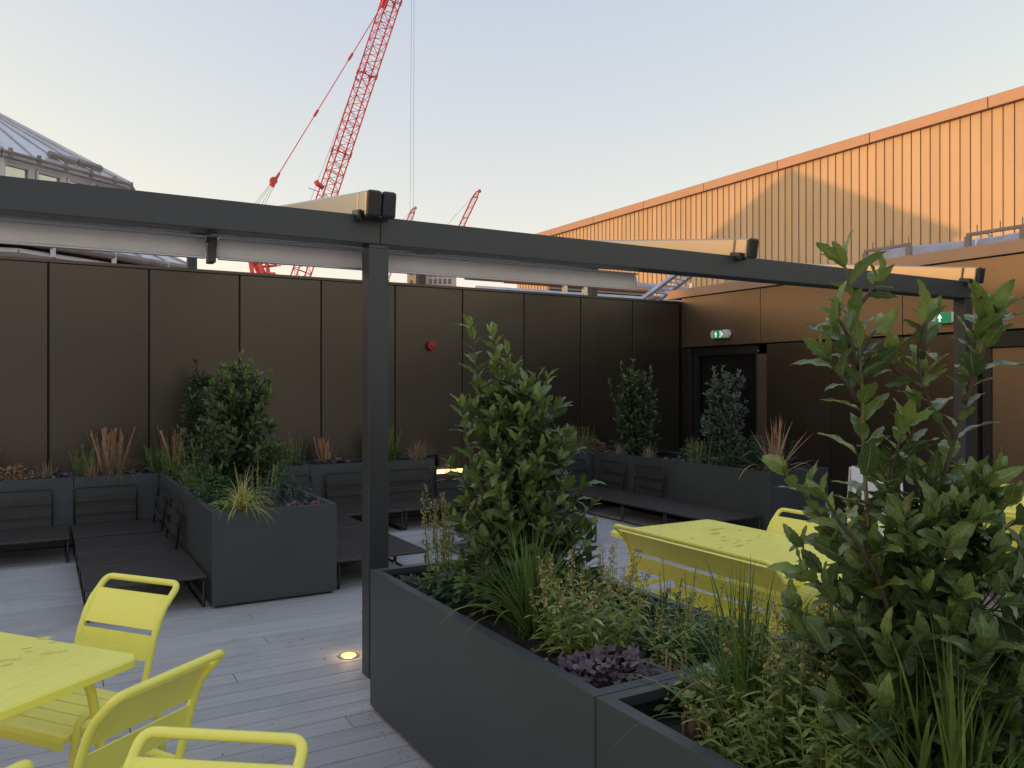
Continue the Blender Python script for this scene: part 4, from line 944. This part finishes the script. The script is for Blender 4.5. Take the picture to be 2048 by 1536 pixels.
# pale flower buds of the tall bay
bd = MB(); rb = random.Random(8)
for (p, d, n, s, t) in rb.sample(lv2, 70):
    for k in range(rb.randint(2, 4)):
        c = p + Vector((rb.uniform(-.012, .012), rb.uniform(-.012, .012), rb.uniform(-.004, .018))); q = rb.uniform(.0022, .0034)
        bd.add([c + Vector(v) * q for v in ((1, 0, 0), (-1, 0, 0), (0, 1, 0), (0, -1, 0), (0, 0, 1), (0, 0, -1))], [(0, 2, 4), (2, 1, 4), (1, 3, 4), (3, 0, 4), (2, 0, 5), (1, 2, 5), (3, 1, 5), (0, 3, 5)], None, .9)
bo = [o for o in bpy.data.objects if o.name.startswith('bay_tree') and (o.location - T2).length < .01][0]
bd.build('flower_bud', L_pod, bo, True, kind='stuff')
def far_bay(x, y, ztop, wid, label, seed, tips, m=L_baymid, size=.088, tk=1.0, n=70, cone=.35):
    r = random.Random(seed); hgt = ztop - SOIL; sp = []
    for (dx, dz) in tips:
        sp.append(([Vector((0, 0, 0)), RGT * dx * .5 + FWD * r.uniform(-.08, .08) + Vector((0, 0, hgt * dz * .5)), RGT * dx * .9 + FWD * r.uniform(-.1, .1) + Vector((0, 0, hgt * dz * .8)), RGT * dx + Vector((0, 0, hgt * dz))], .35))
    rf = lambda h: wid / 2 * (1 - (1 - cone) * max(0, (h / hgt - .35) / .65)) * (.8 + .2 * min(1, h / .2))
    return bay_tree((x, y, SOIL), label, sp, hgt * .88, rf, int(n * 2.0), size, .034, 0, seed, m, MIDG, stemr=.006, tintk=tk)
far_bay(1.50, 7.35, 1.86, .78, 'full bay tree with light green top in the left planter arm', 31, ((-.10, .86), (.02, 1.0), (.10, .93), (-.03, .92), (.27, .87), (.20, .70)), n=105, tk=1.35, size=.098)
far_bay(1.50, 9.32, 1.84, .50, 'dark bay tree added for the shadowy wall reflection behind the full bay tree of the left arm', 32, ((-.05, 1.0), (.05, .85)), tk=.3, n=55)  # dark tree added where the wall only shows a shadowy reflection
far_bay(6.98, 8.65, 1.90, .66, 'bay tree with several tips in front of the wall corner left of the dark door', 33, ((-.36, .80), (-.20, .97), (-.04, 1.0), (.20, .93), (.12, .8), (.28, .7)), size=.085, tk=.85, n=95, cone=.5)
far_bay(6.98, 7.00, 1.80, .52, 'grey green bay tree with three upright tips in front of the dark door', 34, ((-.13, .97), (-.02, 1.0), (.17, .95), (.05, .8)), m=L_baygrey, size=.088, n=85, cone=.75)
def blades(parent, n, length, width, r, m, spread=.5, droop=1.0, seg=6, base=.05, name='foliage', tint=(0, .6), lean=Vector((0, 0, 0)), stiff=0.0):
    mb = MB(); bx = home_box(parent.location)
    for i in range(n):
        az = r.uniform(0, 6.28); L = length * r.uniform(.55, 1.1); el = R(90) - abs(r.gauss(0, spread)); el = max(.15, el)
        p = Vector((math.cos(r.uniform(0, 6.28)), math.sin(r.uniform(0, 6.28)), 0)) * base * r.random(); hd = Vector((math.cos(az), math.sin(az), 0)); d = (hd * math.cos(el) + Vector((0, 0, math.sin(el))) + lean).normalized()
        w_ = width * r.uniform(.6, 1.15); t = r.uniform(*tint); V = []; UV = []; side = d.cross(Vector((0, 0, 1)))
        side = (side if side.length > .05 else Vector((1, 0, 0))).normalized(); tw = r.uniform(-.5, .5); side = (side + Vector((0, 0, tw)) * .5).normalized()
        g = droop * r.uniform(.5, 1.4); trace = []
        for k in range(seg + 1):
            q = k / seg; ww = w_ * .5 * (1 - q ** 2.2) * (.55 + .45 * min(1, q * 4)); nn = side.cross(d).normalized()
            V += [p - side * ww + nn * ww * .35, p.copy(), p + side * ww + nn * ww * .35]; UV += [(0, q), (.5, q), (1, q)]; trace.append(p.copy())
            p = p + d * (L / seg); d = (d + Vector((0, 0, -g * (L / seg) * (1.2 + 3.2 * q) / max(.25, length) * .5))).normalized()
        F = []
        for k in range(seg):
            a = k * 3; F += [(a, a + 1, a + 4, a + 3), (a + 1, a + 2, a + 5, a + 4)]
        if pierces(parent.location, trace, bx): continue
        mb.add(V, F, UV, max(.001, t))
    return mb.build(name, m, parent, True, kind='stuff')
def plant(name, x, y, label, cat, z=SOIL, group=None): return empty(name, (x, y, z), 0, label, cat, group)
def spires(parent, n, h, spread, r, leafm, podm=None, leafs=.045, podtop=.5, lean=.12, pod=.008, tint=.5):
    podm = podm or L_pod; lv = []; st = MB(); pd = MB()
    for i in range(n):
        a = r.uniform(0, 6.28); q = spread * math.sqrt(r.random()); b = Vector((math.cos(a) * q, math.sin(a) * q, 0)); hh = h * r.uniform(.62, 1.05)
        e = b * (1 + .5) + Vector((r.gauss(0, lean) * hh, r.gauss(0, lean) * hh, hh))
        if pierces(parent.location, [b, b.lerp(e, .5), e], home_box(parent.location)): continue
        path = smooth_path([b, b.lerp(e, .5) + Vector((r.uniform(-.01, .01), r.uniform(-.01, .01), 0)), e], 5)
        st.tube(path, .0028, 4, .0014, tint=.5)
        m = int(hh * (1 - podtop) / .022)
        for k in range(m):
            f = (k + .5) / m * (1 - podtop) + .03; j = min(int(f * (len(path) - 1)), len(path) - 2); p = path[j].lerp(path[j + 1], f * (len(path) - 1) - j)
            for s in (0, 3.14):
                c = k * 1.57 + s + r.uniform(-.3, .3); d = Vector((math.cos(c), math.sin(c), r.uniform(.1, .9))); lv.append((p, d, Vector((0, 0, 1)), leafs * r.uniform(.5, 1.15) * (1 - .45 * f), tint * r.uniform(.3, 1.3)))
        m = int(hh * podtop / .013)
        for k in range(m):
            f = 1 - podtop + podtop * (k + .3) / m; j = min(int(f * (len(path) - 1)), len(path) - 2); p = path[j].lerp(path[j + 1], min(1, f * (len(path) - 1) - j)); big = pod * (1.15 - .5 * (f - 1 + podtop) / podtop)
            for s in range(r.randint(2, 3)):
                c = r.uniform(0, 6.28); u = p + Vector((math.cos(c), math.sin(c), r.uniform(-.3, .5))) * big * 1.0; z = big * r.uniform(.4, .8)
                V = [u + Vector((r.uniform(-1, 1), r.uniform(-1, 1), r.uniform(-1, 1))).normalized() * z for _ in range(5)]; pd.add(V, [(0, 1, 2), (0, 2, 3), (0, 3, 4), (1, 2, 4), (2, 3, 4), (0, 1, 4)], None, r.uniform(.05, 1))
    st.build('stalk', leafm, parent, True, kind='stuff'); pd.build('seed_head', podm, parent, kind='stuff')
    mb = MB()
    bx = home_box(parent.location)
    for (p, d, nn, s, t) in lv:
        if pierces(parent.location, [p, p + d.normalized() * s], bx): continue
        g = LANCE[r.randrange(4)]; Mx = frame(p, d, nn, s); mb.add([Mx @ Vector(v) for v in g[0]], g[1], g[2], max(.001, min(1, t)))
    mb.build('foliage', leafm, parent, True, kind='stuff')
def mound(parent, n, rad, hgt, r, m, size=.03, geos=None, up=.4, name='foliage', tint=(0, .8), stems=True):
    mb = MB(); geos = geos or SMALLG; st = MB(); bx = home_box(parent.location)
    for i in range(n):
        a = r.uniform(0, 6.28); q = math.sqrt(r.random()); hq = hgt * math.sqrt(max(0, 1 - q * q)) * r.uniform(.45, 1.12)
        p = Vector((math.cos(a) * q * rad, math.sin(a) * q * rad, hq)); d = Vector((math.cos(a) * q + r.gauss(0, .5), math.sin(a) * q + r.gauss(0, .5), up + r.gauss(0, .35)))
        if d.length < .1: d = Vector((0, 0, 1))
        if pierces(parent.location, [p, p + d.normalized() * size], bx): continue
        n_ = Vector((r.gauss(0, .4), r.gauss(0, .4), 1)); g = geos[r.randrange(len(geos))]; Mx = frame(p, d, n_, size * r.uniform(.55, 1.25)); mb.add([Mx @ Vector(v) for v in g[0]], g[1], g[2], max(.001, r.uniform(*tint)))
        if stems and i % 6 == 0: st.tube([p * .2, p * .7 + Vector((0, 0, hq * .15)), p], .0016, 3, tint=.3)
    if st.v: st.build('stalk', m, parent, kind='stuff')
    return mb.build(name, m, parent, True, kind='stuff')
def lobed(seed):
    r = random.Random(seed); V = [(0, 0, 0)]; UV = [(.5, .1)]; F = []; n = 15
    for k in range(n + 1):
        a = -2.5 + 5.0 * k / n; q = .42 + .10 * math.cos(a * 5.0) + r.uniform(-.03, .03); V.append((math.sin(a) * q, .30 + math.cos(a) * q, .10 * math.sin(a * 5 + r.random()) + .08 * r.random())); UV.append((.5 + math.sin(a) * .5, .5 + .5 * math.cos(a)))
    F = [(0, k, k + 1) for k in range(1, n + 1)]
    return V, F, UV
LOBE = [lobed(s) for s in range(5)]
def heuchera(x, y, label, rad, n, r, size=.05, sep=0, m=None, hgt=.07, name='heuchera', cat='heuchera', z=SOIL, grp='purple leaved heucheras'):
    p = plant(name, x, y, label, cat, z, grp); L = []
    for i in range(n):
        a = r.uniform(0, 6.28); q = math.sqrt(r.random()); ps = Vector((math.cos(a) * q * rad, math.sin(a) * q * rad, .015 + hgt * (1 - .75 * q * q) * r.uniform(.6, 1.15)))
        L.append((ps, Vector((math.cos(a) * (q + .2) + r.gauss(0, .3), math.sin(a) * (q + .2) + r.gauss(0, .3), r.uniform(-.35, .45))), Vector((r.gauss(0, .3), r.gauss(0, .3), 1)), size * r.uniform(.6, 1.25), r.uniform(0, 1)))
    put_leaves(p, L, LOBE, m or L_heu, sep, 3); return p
R5 = random.Random(55)
# --- near planter, box one
p = plant('ground_cover', 1.53, 3.64, 'low grey green ground cover in the near planter corner by the post', 'ground cover'); mound(p, 380, .10, .06, R5, L_baygrey, .022, tint=(.3, 1))
p = plant('flowering_perennial', 1.68, 3.52, 'tall seed spires with yellow green stalks just right of the post foot', 'perennial', group='seed spire perennials'); spires(p, 13, .50, .11, R5, L_herb, leafs=.065, podtop=.48, lean=.05, pod=.0125, tint=.7)
p = plant('hydrangea_head', 1.72, 3.22, 'rust brown dried flower clump under the bushy bay tree', 'dried flower'); mound(p, 130, .045, .19, R5, L_rust, .020, geos=SMALLG)
p = plant('laurel_seedling', 1.68, 3.24, 'broad leaved low shrub at the left foot of the bushy bay tree', 'shrub'); mound(p, 120, .15, .21, R5, L_deep, .075, geos=BAYG)
p = plant('laurel_seedling', 2.02, 3.0, 'broad leaved low shrub at the right foot of the bushy bay tree', 'shrub'); mound(p, 90, .18, .18, R5, L_deep, .075, geos=BAYG)
p = plant('strap_grass', 1.68, 2.74, 'fountain of dark green strap leaves in front of the bushy bay tree', 'sedge', group='green strap leaved sedges'); blades(p, 165, .46, .0135, R5, L_grass, .55, 1.25, 8, .06, tint=(0, .75))
blades(p, 12, .52, .011, R5, L_grass, .25, 1.2, 8, .02, name='hanging_blade', tint=(.6, 1), lean=Vector((-.9, -.3, .35)))
p = plant('flowering_perennial', 1.78, 2.46, 'cluster of brown tipped seed spires over fresh green leaves, middle of near planter', 'perennial', group='seed spire perennials'); spires(p, 44, .36, .17, R5, L_herb, leafs=.080, podtop=.34, lean=.07, pod=.0125, tint=.9)
p = plant('flowering_perennial', 1.90, 2.14, 'upright light green stalks with brown heads beside the purple heuchera', 'perennial', group='seed spire perennials'); spires(p, 20, .30, .10, R5, L_herb, leafs=.06, podtop=.30, lean=.08, pod=.010, tint=.8)
p = plant('seedling_stems', 2.02, 2.30, 'thin dark stalks with tiny round seed heads beside the yellow bench leg', 'perennial'); spires(p, 9, .33, .10, R5, L_deep, L_rust, leafs=.022, podtop=.2, lean=.12, pod=.005)
p = heuchera(1.66, 2.17, 'crinkled purple grey heuchera at the seam of the near planter', .165, 130, R5, .058, 80)
p = heuchera(1.98, 2.18, 'dark green crinkled leaf mound right of the purple heuchera', .17, 210, R5, .044, 60, L_deep, .13, 'geranium', 'geranium', grp='green geranium mounds')
p = plant('shrub', 2.14, 2.42, 'low green leaf mound at the far rim beside the yellow bench leg', 'shrub'); mound(p, 260, .17, .16, R5, L_deep, .035)
p = plant('shrub', 2.12, 2.08, 'low green leaf mound at the far rim above the planter seam', 'shrub'); mound(p, 260, .18, .15, R5, L_herb, .034, tint=(0, .4))
p = plant('shrub', 1.62, 3.42, 'trailing dark leaves along the inner rim left of the bushy bay tree', 'shrub'); mound(p, 160, .13, .10, R5, L_deep, .04)
p = plant('cut_stubs', 1.80, 2.03, 'short cut brown stalk stubs at the planter seam', 'cut stalks'); mb = MB()
for k in range(16):
    x, y = R5.uniform(-.06, .08), R5.uniform(-.04, .10); mb.tube([(x, y, -.01), (x + R5.uniform(-.01, .01), y, R5.uniform(.05, .13))], .004, 5, .0035, tint=R5.random())
mb.build('stub', L_rust, p, kind='stuff')
# --- nearest box
p = heuchera(1.80, 1.78, 'bright green lobed leaf mound behind the second sedge', .16, 190, R5, .042, 60, L_herb, .12, 'geranium', 'geranium', grp='green geranium mounds')
p = plant('strap_grass', 1.70, 1.63, 'large fountain of narrow dark sedge leaves left of the tall bay tree', 'sedge', group='green strap leaved sedges'); blades(p, 190, .50, .0105, R5, L_grass, .62, 1.15, 8, .06, tint=(0, .6))
blades(p, 14, .50, .007, R5, L_straw, .3, 1.3, 8, .03, name='withered_blade', lean=Vector((-.9, .1, .35)))
p = plant('shrub', 2.12, 1.78, 'leafy green clump at the far corner of the nearest planter', 'shrub'); spires(p, 30, .26, .16, R5, L_herb, leafs=.07, podtop=.12, lean=.12, pod=.008, tint=.6)
p = plant('shrub', 1.74, 1.86, 'small green herb mound at the seam of the nearest planter', 'shrub'); mound(p, 200, .13, .10, R5, L_herb, .034)
p = plant('flowering_perennial', 1.62, 1.50, 'fresh green perennials spilling over the inner rim below the second sedge', 'perennial', group='seed spire perennials'); spires(p, 26, .20, .11, R5, L_herb, leafs=.07, podtop=.12, lean=.14, pod=.008, tint=.8)
p = plant('brown_tuft', 1.60, 1.72, 'small tuft of rusty dry grass at the inner rim of the nearest planter', 'dry grass'); blades(p, 110, .09, .003, R5, L_rust, .5, .8, 4, .03)
p = plant('flowering_perennial', 1.84, 1.50, 'dense fresh green perennials with knobbly brown seed heads left of the tall bay stem', 'perennial', group='seed spire perennials'); spires(p, 46, .44, .15, R5, L_herb, leafs=.078, podtop=.30, lean=.09, pod=.012, tint=.9)
p = plant('flowering_perennial', 1.68, 1.36, 'leafy perennials at the bottom edge below the brown seed heads', 'perennial', group='seed spire perennials'); spires(p, 40, .27, .14, R5, L_herb, leafs=.075, podtop=.10, lean=.10, pod=.006, tint=.7)
p = plant('strap_grass', 1.74, 1.06, 'strap leaves crossing in front of the tall bay tree at the bottom right corner', 'sedge', group='green strap leaved sedges'); blades(p, 120, .50, .014, R5, L_grass, .5, .8, 8, .09, tint=(0, .9))
p = plant('strap_grass', 2.05, 1.60, 'sedge clump behind the brown seed heads at the far rim', 'sedge', group='green strap leaved sedges'); blades(p, 90, .42, .009, R5, L_grass, .55, .9, 7, .06, tint=(0, .5))
p = plant('laurel_seedling', 2.02, 1.32, 'low dark shrub around the foot of the tall bay tree', 'shrub'); mound(p, 120, .2, .26, R5, L_deep, .07, geos=BAYG)
# --- left arm
p = plant('yellow_sedge', 1.28, 6.14, 'yellow green sedge hanging over the front rim of the left planter arm', 'sedge', SOIL + .07); blades(p, 170, .36, .0075, R5, L_yel, 1.05, 1.7, 8, .03, tint=(0, 1), lean=Vector((-.1, -.55, .25)))
p = plant('pine_shrublet', 1.52, 6.45, 'blue green feathery plant behind the yellow sedge', 'perennial'); spires(p, 34, .24, .14, R5, L_blue, L_blue, leafs=.05, podtop=.05, lean=.12, pod=.004)
p = plant('flowering_perennial', 1.50, 6.62, 'brown seed spires rising from the blue green plant in the left arm', 'perennial', group='seed spire perennials'); spires(p, 12, .38, .13, R5, L_herb, leafs=.04, podtop=.45, lean=.06, pod=.008, tint=.4)
p = plant('flowering_perennial', 1.80, 6.55, 'blue green leafy mound at the right rim of the left planter arm', 'perennial', group='seed spire perennials'); spires(p, 22, .18, .10, R5, L_blue, L_blue, leafs=.05, podtop=.05, lean=.15, pod=.004)
heuchera(1.75, 6.22, 'dark purple heuchera at the right front rim of the left planter arm', .13, 70, R5, .05)
p = plant('brown_tuft', 1.87, 6.22, 'russet tuft at the right front corner of the left planter arm', 'dry grass'); blades(p, 140, .12, .004, R5, L_rust, .7, 1.0, 5, .04)
heuchera(1.20, 6.45, 'grey green lobed mound along the left rim of the left planter arm', .14, 150, R5, .036, 0, L_herb, .08, 'geranium', 'geranium', grp='green geranium mounds')
p = plant('shrub', 1.22, 6.85, 'dark leafy ground shrub along the left rim under the full bay tree', 'shrub'); mound(p, 420, .20, .24, R5, L_deep, .034)
p = plant('shrub', 1.75, 7.0, 'dark leafy ground shrub right under the full bay tree', 'shrub'); mound(p, 420, .22, .30, R5, L_deep, .034)
p = plant('shrub', 1.25, 7.4, 'low olive shrub left under the full bay tree', 'shrub'); mound(p, 360, .20, .22, R5, L_herb, .03, tint=(0, .3))
p = plant('fern_grass', 1.22, 7.9, 'green feathery grass with hanging seed heads behind the side seat backs', 'grass'); blades(p, 130, .40, .006, R5, L_grass, .5, 1.1, 7, .08, tint=(.2, .8))
p = plant('straw_grass', 1.22, 8.30, 'tan tuft of dry grass at the left rim near the inner corner', 'dry grass'); blades(p, 120, .26, .004, R5, L_straw, .6, 1.3, 6, .05)
p = plant('flowering_perennial', 1.45, 8.7, 'green spires standing behind the full bay tree of the left arm', 'perennial', group='seed spire perennials'); spires(p, 16, .45, .2, R5, L_herb, leafs=.04, podtop=.4, lean=.05, tint=.3)
# --- far wall planters, left to right
def cutreed(x, y, label, n, h, rad, w=.030, m=None, lean=.12):
    p = plant('cut_reed', x, y, label, 'cut reed', group='clumps of cut rusty reeds'); mb = MB()
    for k in range(int(n * 1.8)):
        a = R5.uniform(0, 6.28); q = rad * math.sqrt(R5.random()); b = Vector((math.cos(a) * q, math.sin(a) * q, 0)); hh = 1.08 * h * R5.uniform(.55, 1.05); e = b * 2.0 + Vector((R5.gauss(0, lean) * hh, R5.gauss(0, lean) * hh, hh))
        s = Vector((math.cos(a + 1.5), math.sin(a + 1.5), 0)) * w * R5.uniform(.4, 1); md = b.lerp(e, .5) + s * .3
        mb.add([b - s * .5, b + s * .5, md + s * .5, md - s * .5, e + s * .4, e - s * .3, md + s.cross(Vector((0, 0, 1))) * .3], [(0, 1, 2, 6), (0, 6, 3), (3, 6, 5), (6, 2, 4, 5)], None, R5.random())
    mb.build('reed', m or L_rust, p, kind='stuff'); return p
far = [
 ('cut', -.50, 9.28, 'rusty cut reeds at the very left edge of the photo', 24, .34, .07),
 ('rust', -.22, 9.20, 'low rust brown leaf mound at the left edge by the far wall'),
 ('straw', .05, 9.22, 'pale sparse grass before the first wall joint', 50, .22),
 ('heu', .17, 9.18, 'dark heuchera at the rim below the first wall joint'),
 ('herb', .42, 9.38, 'green spires left of the tall rusty reeds', .34),
 ('cut', .62, 9.35, 'tall fan of rusty cut reeds against the far wall at the left', 44, .50, .10),
 ('strawfall', .66, 9.20, 'cascade of straw coloured grass spilling over the rim below the rusty reeds', 190, .36),
 ('straw', .44, 9.14, 'small straw tuft hanging over the rim left of the straw cascade', 50, .24),
 ('heu', .92, 9.22, 'dark heuchera between straw cascade and inner corner'),
 ('grass', 1.05, 9.30, 'green arching grass in the inner corner', 60, .40),
 ('cut', 1.26, 9.42, 'narrow rusty reeds left of the full bay tree', 16, .50, .06),
 ('herb', 1.12, 9.15, 'olive spires at the inner corner before the rusty reeds', .34),
 ('herb', 2.10, 9.35, 'green spires right behind the full bay tree', .36),
 ('shrub', 2.32, 9.25, 'bright green leafy mound at the rim right of the left arm'),
 ('herb', 2.52, 9.38, 'tall green spires near the fourth wall joint', .42),
 ('cut', 2.88, 9.30, 'splayed thin cut reeds left of the near post', 22, .34, .06),
 ('heu', 2.80, 9.15, 'dark heuchera spilling over the rim left of the near post'),
 ('heu', 3.02, 9.15, 'dark heuchera at the rim behind the near post'),
 ('herb', 3.62, 9.36, 'bushy green spires just right of the near post', .44),
 ('grass', 3.78, 9.36, 'thin arching grass right of the near post', 40, .42),
 ('strawfall', 3.98, 9.12, 'pale silver grass drooping over the rim beside the wall lamp', 150, .30),
 ('glow', 4.72, 9.36, 'low green plants lit yellow by the strip light'),
 ('strawfall', 4.40, 9.12, 'pale grass fringe hanging over the low planter rim', 110, .26),
 ('herb', 5.3, 9.3, 'green spires hidden behind the bushy bay tree', .34),
 ('grass', 5.75, 9.35, 'dark green grass tuft right behind the bushy bay tree', 80, .42),
 ('rust', 6.02, 9.30, 'rust red leafy mound right of the bushy bay tree'),
 ('strawfall', 6.25, 9.15, 'long brown grass hanging over the rim beside the right planter arm', 170, .44),
 ('herb', 6.55, 9.35, 'green spires at the wall left of the right arm bay tree', .36),
 ('rust', 6.80, 9.36, 'dark red leafy shrub at the wall left of the right arm bay tree'),
]
for f in far:
    k, x, y, lab = f[:4]
    if k == 'cut': cutreed(x, y, lab, f[4], f[5], f[6])
    elif k == 'rust': p = plant('rusty_shrub', x, y, lab, 'shrub', group='rust coloured shrubs'); mound(p, 330, .20, .20, R5, L_rust, .040, tint=(0, .7))
    elif k == 'straw': p = plant('straw_grass', x, y, lab, 'dry grass', group='tufts of dry grass'); blades(p, f[4] * 2, f[5] * 1.25, .005, R5, L_straw, .7, 1.0, 6, .06)
    elif k == 'strawfall': p = plant('straw_grass', x, y, lab, 'dry grass', z=(SOIL if x != 4.40 else .335) + .06, group='tufts of dry grass'); blades(p, int(f[4] * 1.5), f[5] * 1.15, .005, R5, L_straw, .85, 1.7, 8, .08, lean=Vector((0, -.25, .1)))
    elif k == 'heu': heuchera(x, y, lab, .16, 110, R5, .055, hgt=.10)
    elif k == 'herb': p = plant('flowering_perennial', x, y, lab, 'perennial', group='seed spire perennials'); spires(p, 34, f[4] * 1.1, .15, R5, L_herb, L_herb, leafs=.055, podtop=.4, lean=.06, pod=.010, tint=.25)
    elif k == 'shrub': p = plant('shrub', x, y, lab, 'shrub'); mound(p, 330, .17, .16, R5, L_herb, .028)
    elif k == 'grass': p = plant('strap_grass', x, y, lab, 'sedge', group='green strap leaved sedges'); blades(p, int(f[4] * 1.6), f[5] * 1.1, .007, R5, L_grass, .65, 1.1, 7, .05, tint=(0, .4))
    elif k == 'glow': p = plant('shrub', x, y, lab, 'shrub', z=.33); mound(p, 380, .24, .14, R5, L_herb, .028)
# --- right arm
for x, y, lab in ((6.70, 8.05, 'pale dry grass at the left rim behind the right arm seat backs'), (6.62, 8.55, 'russet grass at the rear rim of the right planter arm')):
    p = plant('straw_grass', x, y, lab, 'dry grass', group='tufts of dry grass'); blades(p, 120, .28, .004, R5, L_straw, .6, 1.2, 6, .07)
heuchera(6.68, 7.30, 'purple heuchera on the left rim at the seam of the right planter arm', .17, 110, R5, .05); heuchera(6.70, 7.60, 'purple heuchera with tiny pale flowers left of the seam of the right planter arm', .14, 80, R5, .05)
p = plant('flowering_perennial', 6.75, 7.15, 'olive green spires between the two bay trees of the right planter arm', 'perennial', group='seed spire perennials'); spires(p, 22, .36, .13, R5, L_herb, leafs=.04, podtop=.35, lean=.06, tint=.5)
p = plant('shrub', 6.80, 6.72, 'leafy shrub under the grey green bay tree at the left rim', 'shrub'); mound(p, 420, .22, .26, R5, L_deep, .04)
p = plant('shrub', 6.95, 6.35, 'lance leaved shrub right of the grey green bay tree', 'shrub'); spires(p, 40, .42, .2, R5, L_deep, L_deep, leafs=.085, podtop=.04, lean=.15, pod=.003)
p = plant('shrub', 7.1, 7.6, 'dark leafy shrub behind the olive spires of the right planter arm', 'shrub'); mound(p, 300, .22, .30, R5, L_deep, .04)
heuchera(6.72, 6.18, 'dark purple heuchera under the withered cordyline', .16, 110, R5, .05)
c = plant('withered_cordyline', 6.78, 6.05, 'withered brown cordyline with stiff upright and broken drooping leaves', 'cordyline')
blades(c, 26, .62, .040, R5, L_rust, .16, .10, 6, .05, name='upright_leaf', tint=(.3, 1)); blades(c, 26, .70, .040, R5, L_rust, .95, .28, 6, .04, name='splayed_leaf', tint=(.3, 1))
blades(c, 20, .66, .034, R5, L_straw, .9, 1.9, 8, .04, name='drooping_leaf', lean=Vector((-.6, -.35, .35)), tint=(.2, .9)); blades(c, 4, .40, .026, R5, L_grass, .15, .1, 6, .03, name='green_leaf', tint=(.4, .9))
# sparse leaf litter on the soil of the near planter
lt = MB(); rl = random.Random(77)
for k in range(150):
    x, y = rl.uniform(1.46, 2.2), rl.uniform(.5, 3.72)
    Mx = frame(Vector((x, y, SOIL + .028)), Vector((rl.gauss(0, 1), rl.gauss(0, 1), .1)), Vector((rl.gauss(0, .3), rl.gauss(0, .3), 1)), rl.uniform(.015, .035)); g = SMALLG[k % 4]
    lt.add([Mx @ Vector(v) for v in g[0]], g[1], g[2], rl.random())
tag(lt.build('leaf_litter', L_rust), kind='stuff')
